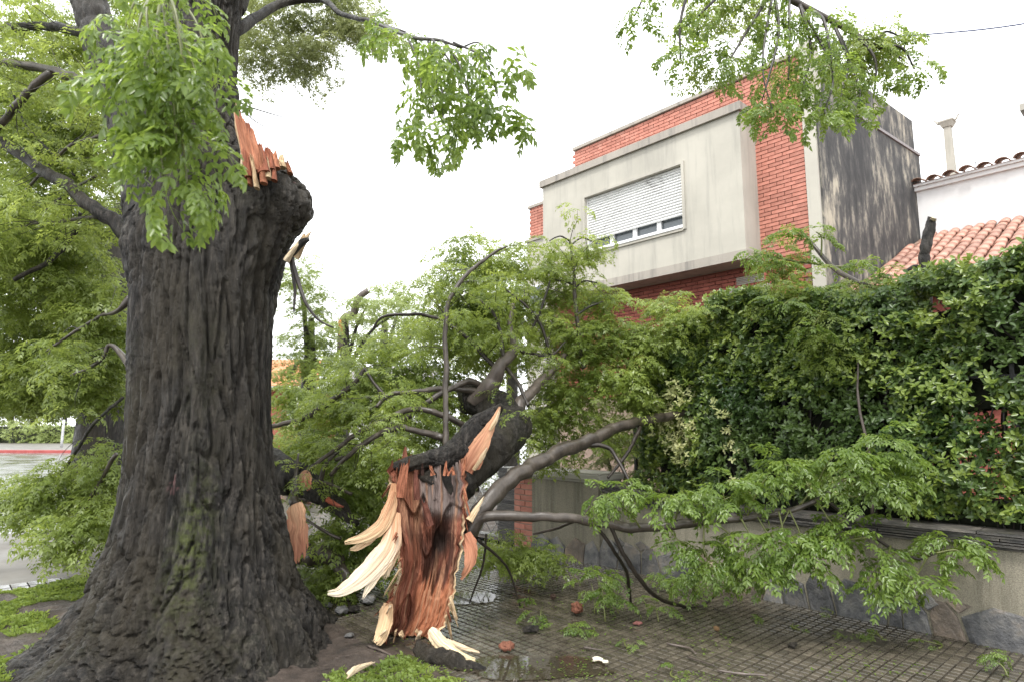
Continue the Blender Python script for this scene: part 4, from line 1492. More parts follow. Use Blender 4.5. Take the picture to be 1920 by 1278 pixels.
def shards(parent, anchors, name, seed, cols, mat='wood'):
    """splintered slats: each (base px, base py, tip px, tip py, distance, width px)"""
    r = np.random.default_rng(seed)
    for (bx, by, tx, ty, Y, wpx, ci) in anchors:
        n, m = 14, 7
        b0, t0 = np.array(at(bx, by, Y)), np.array(at(tx, ty, Y))
        wd = wpx * Y / F_PX
        ax = t0 - b0
        ln = np.linalg.norm(ax)
        ax /= ln
        s = np.cross(ax, [0, 1, 0])
        s /= np.linalg.norm(s)
        nr = np.cross(s, ax)
        V, C, Gn = [], [], []
        tipj = r.uniform(.72, 1.0, m)
        tipj[r.integers(m)] = 1.0
        for side in (0, 1):
            for i in range(n):
                for j in range(m):
                    u = j / (m - 1) - .5
                    t = i / (n - 1) * tipj[j]
                    w_ = wd * (1 - .45 * t)
                    dep = (.035 * (1 - t) + .006) * (1 if side else -1) * (1 - (2 * u) ** 2 * .6)
                    p = b0 + ax * t * ln + s * u * w_ + nr * (dep + .018 * noise(u * 6 + bx, t * 3, side + seed)) + nr * .03 * math.sin(t * 2 + bx)
                    V.append(p)
                    Gn.append((u * w_ + bx, t * ln + by, side * .3))
                    c = np.array(cols[ci]) * (1 + .35 * noise(u * 9 + bx, t * 2, 3.3))
                    C.append(c)
        Fc = []
        for side in (0, 1):
            o = side * n * m
            for i in range(n - 1):
                for j in range(m - 1):
                    q = (o + i * m + j, o + i * m + j + 1, o + (i + 1) * m + j + 1, o + (i + 1) * m + j)
                    Fc.append(q if side == 0 else q[::-1])
        rim = [i * m for i in range(n)] + [(n - 1) * m + j for j in range(1, m)] + [i * m + m - 1 for i in range(n - 2, -1, -1)] + [j for j in range(m - 2, 0, -1)]
        for a, b in zip(rim, rim[1:] + rim[:1]):
            Fc.append((a, a + n * m, b + n * m, b))
        obj(name, mesh_of(name, V, Fc, False, np.array(C), np.array(Gn)), M[mat], parent)
RED, ORANGE, CREAM, DARK, PALE = (.23, .08, .045), (.36, .15, .085), (.52, .385, .235), (.04, .02, .015), (.60, .49, .345)
shards(tree, [(475, 322, 447, 205, 4.52, 26, 1), (462, 300, 441, 196, 4.60, 14, 2), (488, 325, 468, 240, 4.50, 26, 1), (496, 325, 480, 262, 4.46, 22, 0), (482, 318, 462, 225, 4.56, 20, 0), (508, 322, 498, 272, 4.55, 20, 0),
              (520, 320, 512, 280, 4.62, 16, 1), (532, 318, 528, 290, 4.68, 14, 2), (543, 325, 540, 304, 4.72, 10, 1), (470, 336, 455, 262, 4.47, 14, 0), (492, 342, 488, 276, 4.43, 12, 1), (480, 352, 474, 290, 4.42, 8, 2), (503, 334, 496, 290, 4.46, 9, 2), (458, 318, 450, 240, 4.55, 7, 4), (515, 340, 508, 296, 4.52, 9, 0), (466, 345, 462, 300, 4.43, 6, 1)], 'splinter', 2, [RED, ORANGE, CREAM, DARK, PALE])
# peeled tongue of wood under the knob
shards(tree, [(548, 480, 580, 432, 4.75, 20, 2), (538, 492, 570, 446, 4.72, 10, 4)], 'splinter', 5, [RED, ORANGE, CREAM, DARK, PALE])
px_tube('bark_strip', [(540, 486, 4.75, 6), (556, 462, 4.72, 7), (570, 452, 4.7, 6), (580, 449, 4.7, 3)], M['bark_plain'], tree, 8, 14, wob=.3)

# limbs and twigs to the left, with the foliage they carry
left_br = [
    [(300, 90, 5.2, 14), (200, 70, 5.3, 11), (150, 62, 5.3, 10), (110, 52, 5.4, 9), (60, 50, 5.5, 8), (-30, 56, 5.6, 7)],
    [(300, 240, 5.1, 16), (240, 187, 5.1, 13), (175, 160, 5.1, 11), (120, 142, 5.2, 9.5), (60, 125, 5.3, 8), (-30, 112, 5.4, 7)],
    [(95, 137, 5.2, 8), (65, 160, 5.2, 7.5), (35, 195, 5.3, 7), (-30, 265, 5.4, 6)],
    [(270, 470, 5.1, 22), (225, 425, 5.1, 15), (170, 385, 5.1, 13), (95, 330, 5.2, 11), (40, 290, 5.3, 10), (-30, 245, 5.4, 9)],
    [(250, 440, 5.2, 9), (205, 412, 5.2, 5), (160, 410, 5.3, 4), (110, 415, 5.4, 3), (60, 420, 5.5, 2)],
    [(30, 385, 5.5, 2), (60, 345, 5.4, 2.6), (95, 308, 5.4, 3), (140, 270, 5.3, 3.5), (200, 252, 5.2, 4)],
    [(27, 525, 5.8, 4), (75, 500, 5.8, 4.6), (115, 470, 5.7, 4.6), (143, 432, 5.6, 4), (150, 400, 5.5, 3)],
    [(245, 560, 5.3, 8), (222, 582, 5.3, 4.5), (190, 592, 5.4, 3.5), (150, 615, 5.5, 3), (88, 658, 5.6, 2)],
    [(245, 690, 5.3, 7), (225, 660, 5.4, 5), (204, 648, 5.4, 4), (190, 675, 5.4, 3.5), (160, 692, 5.5, 3), (132, 702, 5.6, 2)],
    [(230, 745, 5.6, 3), (180, 790, 6, 3), (140, 850, 6.2, 3), (100, 910, 6.3, 2.5), (80, 945, 6.4, 2)],
    [(218, 850, 6, 4), (190, 900, 6.1, 3.5), (165, 940, 6.2, 3), (150, 975, 6.3, 2)],
    [(180, 330, 5.4, 3), (130, 360, 5.6, 2.5), (80, 400, 5.8, 2.2), (20, 450, 6, 2)],
    [(20, 160, 5.8, 2.2), (45, 230, 5.8, 2.2), (90, 280, 5.7, 2), (140, 330, 5.6, 2)],
]
for k, b_ in enumerate(left_br):
    px_tube('branch', b_, M['branch' if k % 3 else 'bark_plain'], tree, 10, 30, wob=.18, seed=k)
fo = Foliage('mid', 41)
twiglets(left_br, tree, 5.0, .55, 141, fo, .8, 4)
for (x, y, Y, wx, hy, dp, cnt) in [(60, 90, 7, 130, 120, .8, 36), (40, 250, 6.6, 100, 120, .7, 50), (150, 250, 6.6, 90, 130, .6, 40), (100, 420, 6.8, 150, 110, .8, 70), (60, 560, 7, 120, 110, .8, 60),
                                   (170, 560, 6.6, 70, 110, .5, 30), (110, 690, 7.2, 150, 70, .8, 60), (30, 690, 7, 70, 90, .6, 34), (190, 680, 6.6, 50, 80, .4, 22), (20, 420, 6, 60, 120, .5, 26),
                                   (160, 120, 7.4, 120, 120, .7, 28), (320, 40, 7.5, 170, 70, .8, 60), (200, 730, 6.9, 60, 40, .4, 14)]:
    fo.pblob(x, y, Y, wx, hy, dp, int(cnt * 1.0), 6, .92, thr=-.3)
fo.build('crown', M['leaf'], tree)
fo = Foliage('mid', 42)
for (x, y, Y, wx, hy, dp, cnt) in [(90, 930, 6.4, 75, 60, .35, 24), (165, 990, 6.1, 75, 60, .35, 22), (200, 890, 6.3, 45, 80, .35, 20), (40, 960, 6.6, 50, 40, .3, 10)]:
    fo.pblob(x, y, Y, wx, hy, dp, cnt, 6, .8, thr=-.4)
fo.build('low_foliage', M['leaf'], tree)
fo = Foliage('mid', 43)
for (x, y, Y, wx, hy, dp, cnt) in [(560, 40, 6.6, 140, 75, .7, 52), (500, 100, 6.4, 70, 60, .5, 26), (650, 25, 6.8, 100, 50, .6, 36), (590, 105, 6.6, 60, 45, .4, 16), (700, 45, 6.6, 50, 50, .4, 12)]:
    fo.pblob(x, y, Y, wx, hy, dp, cnt, 6, .66, thr=-.4)
fo.build('upper_foliage', M['leaf_hazy'], tree)
for b_ in [[(440, 60, 5.0, 12), (520, 10, 5.6, 8), (600, 0, 5.6, 6), (640, 26, 5.0, 5), (700, 42, 4.4, 4), (760, 62, 3.9, 3.5)], [(445, 20, 5.2, 14), (480, -80, 5.6, 12), (560, -140, 6.2, 10)],
           [(448, 192, 4.9, 1.5), (480, 205, 5.0, 1.2), (530, 220, 5.0, .8)], [(448, 196, 4.9, 1.2), (475, 225, 5.0, 1), (500, 240, 5.1, .6)]]:
    px_tube('branch', b_, M['bark_plain'], tree, 10, 26, wob=.15)

# hanging sprays near the viewer: every leaf an object
def spray(pts_px, parent, key, spacing, sc, t0=.1, per=1, tip=5, tilt=.3, mat='twig', jit=.02):
    path = [at(x, y, Y) for x, y, Y, r in pts_px]
    b_ = px_tube('branch', pts_px, M[mat], parent, 6, 24)
    leafy(b_, path, spacing, key, sc, t0, per, tilt, tip, jit)
    return b_
# over the trunk, upper left
L0 = [(300, -110, 2.35, 9), (300, -40, 2.3, 5)]
px_tube('branch', [(330, -260, 3.2, 16), (320, -160, 2.6, 10), (300, -60, 2.3, 6)], M['branch'], tree, 8, 14)
for (xa, ya, xb, yb, xc_, yc, Y) in [(300, -40, 240, 40, 235, 170, 2.25), (300, -40, 290, 90, 315, 250, 2.2), (300, -40, 350, 60, 385, 190, 2.2), (300, -40, 320, 120, 300, 240, 2.3),
                                     (300, -40, 390, 30, 425, 90, 2.35), (300, -40, 230, 0, 195, 60, 2.35), (300, -40, 330, 150, 345, 270, 2.15), (290, 60, 255, 130, 262, 220, 2.3), (300, -40, 260, 20, 285, 120, 2.15), (300, -40, 340, 20, 360, 110, 2.1), (315, 200, 300, 270, 308, 330, 2.2), (345, 220, 365, 280, 375, 345, 2.2), (300, 0, 280, 60, 250, 130, 2.1), (330, 20, 370, 80, 405, 150, 2.15)]:
    xa, xb, xc_ = [305 + (q_ - 305) * .66 for q_ in (xa, xb, xc_)]
    spray([(xa, ya, Y + .1, 3.5), (xb, yb, Y, 2.8), (xc_, yc, Y - .02, 1.5)], tree, 'hang', .17, .85, .3, 1, 3, .3, 'stalk')
# middle, on the end of the thin limb
px_tube('branch', [(700, 42, 4.4, 4), (770, 70, 3.7, 4), (820, 75, 3.4, 3.2), (865, 90, 3.3, 2)], M['twig'], tree, 8, 14)
for pts_ in [[(760, 62, 3.7, 2.5), (785, 120, 3.4, 2), (790, 175, 3.3, 1.2)], [(800, 72, 3.5, 2.5), (825, 140, 3.3, 2), (832, 235, 3.2, 1.2)], [(830, 75, 3.4, 2.5), (865, 130, 3.3, 2), (888, 215, 3.2, 1.2)],
             [(850, 80, 3.3, 2.5), (905, 110, 3.2, 2), (935, 185, 3.1, 1.2)], [(720, 46, 4.2, 2), (750, 60, 3.9, 1.5), (772, 80, 3.7, 1)], [(865, 90, 3.3, 2), (895, 80, 3.2, 1.6), (915, 100, 3.15, 1)], [(810, 74, 3.4, 2.5), (840, 110, 3.2, 2), (860, 150, 3.1, 1.2)], [(825, 140, 3.3, 2), (812, 180, 3.2, 1.5), (818, 240, 3.15, 1)]]:
    spray(pts_, tree, 'hang', .16, 1.0, .15, 1, 3, .3, 'twig')
# upper right, from a limb passing overhead
OH = [(900, -520, 3.6, 26), (1150, -260, 4.2, 18), (1330, -110, 4.6, 12), (1450, -20, 4.8, 8), (1560, 40, 4.9, 6), (1640, 85, 4.9, 4), (1690, 110, 4.9, 2)]
px_tube('limb', [(560, -900, 4.4, 60), (700, -760, 4.0, 40), (900, -520, 3.6, 26)], M['bark_plain'], tree, 16, 14)
px_tube('branch', OH, M['branch'], tree, 10, 30)
for pts_ in [[(1330, -110, 4.6, 4), (1230, -40, 4.6, 3), (1190, 30, 4.6, 1.5)], [(1330, -110, 4.6, 4), (1280, 20, 4.5, 3), (1275, 110, 4.5, 1.5)], [(1450, -20, 4.8, 4), (1400, 60, 4.7, 3), (1370, 110, 4.6, 2)],
             [(1450, -20, 4.8, 4), (1460, 60, 4.7, 3), (1440, 150, 4.6, 2), (1425, 200, 4.6, 1)], [(1500, 10, 4.8, 4), (1520, 90, 4.7, 3), (1505, 170, 4.6, 2)], [(1560, 40, 4.9, 4), (1590, 110, 4.8, 3), (1575, 190, 4.7, 1.5)],
             [(1600, 60, 4.9, 4), (1640, 110, 4.8, 3), (1640, 170, 4.8, 1.5)], [(1640, 85, 4.9, 3), (1690, 90, 4.8, 2.5), (1715, 130, 4.8, 1.5)], [(1400, -60, 4.7, 4), (1340, 0, 4.6, 3), (1310, 30, 4.6, 2)],
             [(1520, 20, 4.8, 4), (1545, 40, 4.6, 3), (1560, 120, 4.5, 1.5)], [(1640, 85, 4.9, 3), (1660, 60, 4.9, 2.5), (1690, 70, 4.9, 1.5)], [(1480, 0, 4.8, 3), (1480, 100, 4.7, 2), (1478, 150, 4.7, 1.5)], [(1500, 10, 4.8, 3), (1560, 130, 4.6, 2.5), (1545, 215, 4.5, 1.2)], [(1560, 40, 4.9, 3), (1610, 160, 4.7, 2), (1605, 200, 4.6, 1)], [(1450, -20, 4.8, 3), (1430, 120, 4.6, 2), (1450, 215, 4.5, 1)]]:
    spray(pts_, tree, 'hang', .12, .82, .1, 1, 5, .35, 'twig')
fo = Foliage('mid', 44)
for (x, y, Y, wx, hy, dp, cnt) in [(1560, 100, 5.1, 140, 70, .35, 11), (1400, 10, 5.0, 170, 50, .4, 14), (1650, 120, 5.1, 80, 50, .25, 8), (1320, 110, 4.9, 50, 60, .3, 6)]:
    fo.pblob(x, y, Y, wx, hy, dp, cnt, 5, .72, thr=-.3)
fo.build('overhanging_foliage', M['leaf'], tree)
# two dead twigs hanging from the knob
for b_ in [[(541, 468, 4.75, 4), (548, 505, 4.8, 4), (553, 545, 4.8, 3), (551, 585, 4.8, 1.5)], [(545, 470, 4.75, 4), (556, 520, 4.75, 4), (575, 570, 4.7, 3), (598, 600, 4.7, 2.2), (625, 614, 4.7, 1.5)]]:
    px_tube('twig', b_, M['twig'], tree, 8, 16, wob=.2)

# ================================================================== THE FALLEN LIMB
fal = thing('fallen_limb', 'fallen limb with red torn heartwood end standing on the pavement and leafy crown', 'tree limb', gnd(780, 1215))
SY = 4.95
rows_s = [(868, 735, 872), (885, 728, 874), (905, 728, 876), (930, 729, 876), (960, 733, 873), (990, 738, 870), (1020, 744, 867), (1050, 748, 862), (1080, 742, 857), (1110, 732, 852), (1140, 726, 846), (1165, 724, 838), (1185, 718, 828), (1205, 706, 818)]
rows_s = np.array(rows_s, float)
NT, NS = 230, 150
ty = np.linspace(868, 1205, NT)
lxs, rxs = np.interp(ty, rows_s[:, 0], rows_s[:, 1]), np.interp(ty, rows_s[:, 0], rows_s[:, 2])
Yrow = np.interp(ty, [868, 1000, 1205], [5.25, 5.0, 4.95])
s = np.linspace(0, 1, NS)[None]
t01 = ((ty - 868) / (1205 - 868))[:, None]
S = s + 0 * t01
T = t01 + 0 * s
warp = .05 * noise(S * 3, T * 3, 1.5)
PX = lxs[:, None] + (rxs - lxs)[:, None] * S + (8 * noise(1 + (S > .5) * 3, T * 9, 6) + 5 * noise(2 + (S > .5) * 3, T * 30, 6)) * sstep(.3, .5, np.abs(S - .5)) 
jag = 26 * noise(S * 9, 2.2, 1.1) + 16 * noise(S * 26, 5.2, 1.1) + 8 * noise(S * 60, 1, 1)
jagT = 22 * noise(S * 6, 12.2, 1.1) + 14 * noise(S * 24, 7.2, 1.1) + 8 * noise(S * 55, 3.2, 1.1)
PY = ty[:, None] + jag * sstep(.86, 1, T) + jagT * sstep(.12, 0, T) - 20 * np.exp(-((S - .16) / .10) ** 2) * sstep(.2, 0, T)
fib = np.abs(noise(S * 16 + warp * 20, T * 2.2, 3.0))
fib2 = np.abs(noise(S * 38 + warp * 30, T * 4.0, 5.0))
step = noise(S * 5, T * 3.4, 8.0)
ledge = sstep(-.05, .05, noise(S * 4 + 1, T * 4, 11.0)) - .5
hollow = np.exp(-(((S - .66) / .16) ** 2 + ((T - .44) / .10) ** 2))
chan = np.exp(-(((S - .30) / .07) ** 2)) * sstep(.75, .1, T)
lower = sstep(.58, .68, T + .16 * noise(S * 7, 1.0, 1.0) + .10 * noise(S * 22, T * 3, 1.0) - .12 * (S - .5)) * sstep(.30, .52, S + .18 * noise(T * 6, S * 6, 4.0))
up_dark = sstep(.34, .26, T) * sstep(.36, .42, S) * sstep(.98, .9, S)
dep = .24 * np.sin(np.pi * np.clip(S, 0, 1)) ** .8 * (1 - .35 * lower) + .042 * (fib - .2) * (1 - .75 * lower) + .024 * fib2 * (1 - .5 * lower) + (.09 * step + .075 * ledge) * (1 - .8 * lower) * sstep(0, .12, S) * sstep(1, .9, S) + .15 * hollow + .05 * chan - .05 * up_dark
dep = dep + (.016 * np.abs(noise(S * 60, T * 9, 2.7)) + .014 * noise(S * 30, T * 22, 6.7) * (noise(S * 5, T * 5, 3.0) > 0)) * sstep(0, .05, S) * sstep(1, .95, S)
RX = np.stack([(PX - CX) / F_PX, CP - (CY - PY) / F_PX * SP, SP + (CY - PY) / F_PX * CP], -1)
Yf = Yrow[:, None] + dep
Vf = RX * (Yf / RX[..., 1])[..., None] + np.array([0, 0, EYE])
Vf[..., 2] = np.maximum(Vf[..., 2], .01 + .012 * noise(S * 20, 1, 2))
# back: rounded bark
back = .40 * np.sin(np.pi * S) ** .6 * (1 - .35 * T) + .01
hb = bark_relief(S * .9 + 3, 0 * S, T * 1.3, 14, 2.5)
Yb = Yrow[:, None] + np.maximum(back + .03 * (hb - .5), dep + .03)
Vb = RX * (Yb / RX[..., 1])[..., None] + np.array([0, 0, EYE])
Vb[..., 2] = np.maximum(Vb[..., 2], .005)
hrt = np.array([.20, .072, .044])
c = np.ones((NT, NS, 3)) * hrt
c *= (1 + .6 * noise(S * 14, T * 2.5, 2.0) + .35 * noise(S * 45, T * 6, 2.0))[..., None]
def blend(c, w_, colr):
    return c * (1 - w_[..., None]) + np.array(colr) * w_[..., None]
c = blend(c, lower * .9, (.35, .135, .068))
c = blend(c, np.clip(sstep(-.12, .22, noise(S * 9, T * 4.5, 7.0)) * sstep(.12, .26, S) * (1 - lower) * .92, 0, 1), (.075, .032, .022))
c = blend(c, np.clip(hollow * 1.2, 0, 1), (.03, .018, .014))
c = blend(c, up_dark * .9, (.15, .125, .115))
c = blend(c, chan * .5, (.40, .18, .10))
rimw = np.clip(sstep(.955, .985, S) * sstep(.10, .2, T) + sstep(.05, .02, S) * sstep(.05, .12, T) + sstep(.945, 1.0, T + .03 * noise(S * 20, 1, 1)) * sstep(.3, .1, S), 0, 1)
c = blend(c, rimw * .92, (.58, .44, .27))
tanw = np.clip(sstep(.12, .4, noise(S * 22, T * 2.2, 14.0)) * .6 * (1 - hollow), 0, 1)
c = blend(c, tanw, (.36, .20, .12))
c = np.clip(c, .008, .9)
o_ = obj('torn_heartwood', mesh_of('torn_heartwood', Vf.reshape(-1, 3), np.stack([(np.arange(NT - 1)[:, None] * NS + np.arange(NS - 1)[None]) + q for q in (0, 1, NS + 1, NS)], -1).reshape(-1, 4), False, c.reshape(-1, 3), np.stack([S * .62, T * 1.4, 0 * S], -1).reshape(-1, 3)), M['wood'], fal)
# bark shell, stitched to the rim of the torn face
Vs = np.concatenate([Vf.reshape(-1, 3), Vb.reshape(-1, 3)])
g0 = (np.arange(NT - 1)[:, None] * NS + np.arange(NS - 1)[None])
fb = np.stack([g0 + NT * NS + q for q in (0, NS, NS + 1, 1)], -1).reshape(-1, 4)
rim = [i * NS for i in range(NT)] + [(NT - 1) * NS + j for j in range(1, NS)] + [i * NS + NS - 1 for i in range(NT - 2, -1, -1)] + [j for j in range(NS - 2, 0, -1)]
rim = np.array(rim)
rn = np.roll(rim, -1)
fr = np.stack([rim, rim + NT * NS, rn + NT * NS, rn], -1)
used = np.unique(np.concatenate([fb.ravel(), fr.ravel()]))
remap = -np.ones(len(Vs), int)
remap[used] = np.arange(len(used))
obj('bark_shell', mesh_of('bark_shell', Vs[used], remap[np.vstack([fb, fr])], True), M['bark_plain'], fal)

def flap(parent, line, width, col_in, col_out, seed, name='splinter', thick=.007, jagged=.28, twist=0.0, split=False):
    """a torn, curling plank: line of (px, py, distance), width in px at each"""
    n, m = 44, 37
    p = spline(np.array([[*at(x, y, Y)] for x, y, Y in line]), n)
    wd = np.interp(np.linspace(0, 1, n), np.linspace(0, 1, len(width)), width) * line[0][2] / F_PX
    t, nn, bb = frames(p)
    view = np.array([0, 1.0, 0])
    V, C, Gn = [], [], []
    tl = np.linalg.norm(p[-1] - p[0])
    jr = np.random.default_rng(int(seed * 10))
    jg = [jagged * (float(noise(j * .22 + seed, .3, .7)) + .5 * jr.uniform(-1, 1)) + .55 * abs(2 * j / (m - 1) - 1) ** 2 * jr.uniform(.2, 1.2) for j in range(m)]
    for side in (0, 1):
        for i in range(n):
            f_ = i / (n - 1)
            sd = np.cross(t[i], view)
            sd /= np.linalg.norm(sd) + 1e-9
            nr = np.cross(sd, t[i])
            sd = sd * math.cos(twist * f_) + nr * math.sin(twist * f_)
            nr = np.cross(sd, t[i])
            for j in range(m):
                u = j / (m - 1) - .5
                k_ = i * (1 - min(.9, max(0., jg[j])))
                k0_ = int(max(0, min(n - 2, k_)))
                q = p[k0_] + (p[k0_ + 1] - p[k0_]) * (k_ - k0_)
                uu = u * (1 + .22 * noise(f_ * 7 + seed, u > 0, 1.0) + .10 * noise(f_ * 22 + seed, u > 0, 1.0))
                dpt = thick * (.5 if side else -.5) * (1 - .4 * f_) + .012 * (u * u * 4 - .5) + .005 * noise(u * 7 + seed, f_ * 2.0, 3.0) + .002 * noise(u * 26 + seed, f_ * 3.0, 3.0)
                V.append(q + sd * uu * wd[i] + nr * dpt)
                Gn.append((uu * wd[i] + seed, f_ * tl, side * .3))
                mix_ = min(1., max(0., f_ * 1.1 + .45 * float(noise(u * 9 + seed, f_ * 1.5, 7.7))))
                cc_ = np.array(col_in) * (1 - mix_) + np.array(col_out) * mix_
                C.append(np.clip(cc_ * (1 + .25 * noise(u * 12 + seed, f_ * 2, 1.0)), .01, .9))
    F_ = []
    for side in (0, 1):
        o = side * n * m
        for i in range(n - 1):
            for j in range(m - 1):
                if split and j == m // 2 and i > n * .55:
                    continue
                q = (o + i * m + j, o + i * m + j + 1, o + (i + 1) * m + j + 1, o + (i + 1) * m + j)
                F_.append(q if side else q[::-1])
    rim = [i * m for i in range(n)] + [(n - 1) * m + j for j in range(1, m)] + [i * m + m - 1 for i in range(n - 2, -1, -1)] + [j for j in range(m - 2, 0, -1)]
    for a, b in zip(rim, rim[1:] + rim[:1]):
        if split and a >= (n - 1) * m and a - (n - 1) * m == m // 2:
            continue
        F_.append((a, b, b + n * m, a + n * m))
    return obj(name, mesh_of(name, V, F_, False, np.array(C), np.array(Gn)), M['sapwood'], parent)
flap(fal, [(738, 905, 5.02), (732, 950, 4.98), (716, 985, 4.92), (690, 1005, 4.86), (662, 1014, 4.82), (646, 1018, 4.8)], [10, 17, 27, 26, 18, 9], (.42, .22, .12), CREAM, 3.1)
flap(fal, [(742, 960, 5.0), (734, 1010, 4.92), (712, 1048, 4.84), (676, 1085, 4.76), (640, 1108, 4.7), (614, 1112, 4.68)], [14, 30, 40, 34, 20, 7], (.45, .25, .14), (.66, .59, .47), 8.3)
flap(fal, [(738, 1000, 4.95), (726, 1040, 4.88), (706, 1075, 4.82), (688, 1105, 4.78), (680, 1122, 4.76)], [16, 26, 26, 16, 5], (.50, .31, .18), (.66, .58, .45), 31.3)
flap(fal, [(738, 920, 5.0), (722, 965, 4.95), (700, 1005, 4.9), (672, 1028, 4.86), (656, 1030, 4.84)], [8, 14, 16, 12, 4], (.40, .2, .11), (.60, .45, .28), 41.3)
flap(fal, [(742, 985, 4.99), (738, 1030, 4.94), (728, 1060, 4.9), (722, 1085, 4.88)], [16, 24, 22, 12], (.42, .22, .12), PALE, 5.7, jagged=.35)
flap(fal, [(728, 1130, 4.93), (722, 1165, 4.90), (712, 1195, 4.86), (704, 1206, 4.84)], [16, 26, 24, 16], (.6, .4, .24), CREAM, 9.7, jagged=.4)
flap(fal, [(872, 1000, 5.05), (884, 1030, 5.02), (880, 1062, 5.0), (864, 1085, 5.0)], [20, 28, 24, 10], (.36, .15, .09), (.42, .2, .12), 12.3, twist=.6)
flap(fal, [(880, 975, 5.05), (895, 950, 5.1), (908, 930, 5.15)], [14, 10, 5], CREAM, PALE, 2.3)
# inner slats standing loose in the torn face
shards(fal, [(783, 935, 779, 878, 5.12, 12, 0), (806, 985, 793, 930, 5.08, 14, 0), (752, 930, 760, 866, 5.06, 22, 1)], 'slat', 7, [(.13, .05, .035), (.24, .09, .05), CREAM, (.06, .028, .02), PALE])
# needle splinters along the torn edges
r = np.random.default_rng(55)
ndl = []
for q in range(34):
    yy_ = r.uniform(900, 1195)
    left = q % 3 != 0
    ex = np.interp(yy_, rows_s[:, 0], rows_s[:, 1 if left else 2])
    ln_ = r.uniform(18, 58)
    an_ = r.uniform(.15, .75) * (-1 if left else .35)
    ndl.append((ex + (6 if left else -6), yy_, ex + math.sin(an_) * ln_, yy_ + math.cos(an_) * ln_, float(np.interp(yy_, [868, 1000, 1205], [5.22, 4.98, 4.92])) - .02, r.uniform(2.5, 6), int(r.choice([0, 1, 2, 4]))))
for q in range(12):
    x_ = r.uniform(735, 868)
    ndl.append((x_, 890, x_ + r.normal(0, 4), 890 - r.uniform(14, 40), 5.2, r.uniform(3, 7), int(r.choice([0, 1, 3]))))
for q in range(14):
    x_ = r.uniform(712, 822)
    ndl.append((x_, 1182, x_ + r.normal(-4, 6), 1182 + r.uniform(14, 38), 4.93, r.uniform(3, 8), int(r.choice([0, 1, 2, 4]))))
ndl = [q for q in ndl if min(at(q[2], q[3], q[4])[2], at(q[0], q[1], q[4])[2]) > .0]
shards(fal, ndl, 'splinter', 19, [RED, ORANGE, CREAM, DARK, PALE])
# charred-looking bark and splinters at the foot
px_tube('bark_strip', [(785, 1212, 4.75, 10), (815, 1232, 4.62, 16), (860, 1246, 4.52, 14), (912, 1256, 4.45, 5)], M['bark_plain'], fal, 20, 40, relief=.03, wob=.3)
flap(fal, [(806, 1180, 4.8), (826, 1205, 4.7), (858, 1226, 4.58), (892, 1236, 4.5)], [16, 26, 22, 8], PALE, (.78, .66, .42), 4.4)
flap(fal, [(838, 1200, 4.75), (868, 1214, 4.66), (900, 1222, 4.6)], [6, 10, 5], PALE, PALE, 6.4)
# the limb behind: hump of bark, split arm with torn underside, trunk of the limb, knob
px_tube('limb', [(738, 882, 5.3, 9), (760, 868, 5.35, 12), (800, 862, 5.4, 13), (840, 852, 5.45, 20), (870, 828, 5.5, 22), (900, 796, 5.5, 17), (930, 772, 5.5, 9), (942, 760, 5.5, 3)], M['bark_plain'], fal, 56, 130, relief=.028, fx=20, fz=4, wob=.12)
px_tube('limb', [(810, 930, 5.5, 46), (850, 895, 5.6, 44), (900, 850, 5.8, 40), (945, 815, 6.1, 38), (960, 795, 6.3, 34), (930, 765, 6.6, 32), (893, 750, 6.7, 28), (866, 748, 6.7, 26)], M['bark_plain'], fal, 56, 130, relief=.03, fx=18, fz=3, wob=.15)
flap(fal, [(872, 880, 5.42), (890, 850, 5.40), (908, 820, 5.40), (926, 788, 5.42), (938, 762, 5.44)], [28, 40, 34, 16, 6], (.36, .15, .09), (.62, .36, .22), 7.7, jagged=.3)
flap(fal, [(888, 880, 5.41), (906, 852, 5.39), (914, 838, 5.38)], [7, 9, 4], CREAM, PALE, 1.7)
flap(fal, [(918, 806, 5.38), (930, 786, 5.39), (938, 764, 5.40)], [5, 8, 4], CREAM, PALE, 3.9)
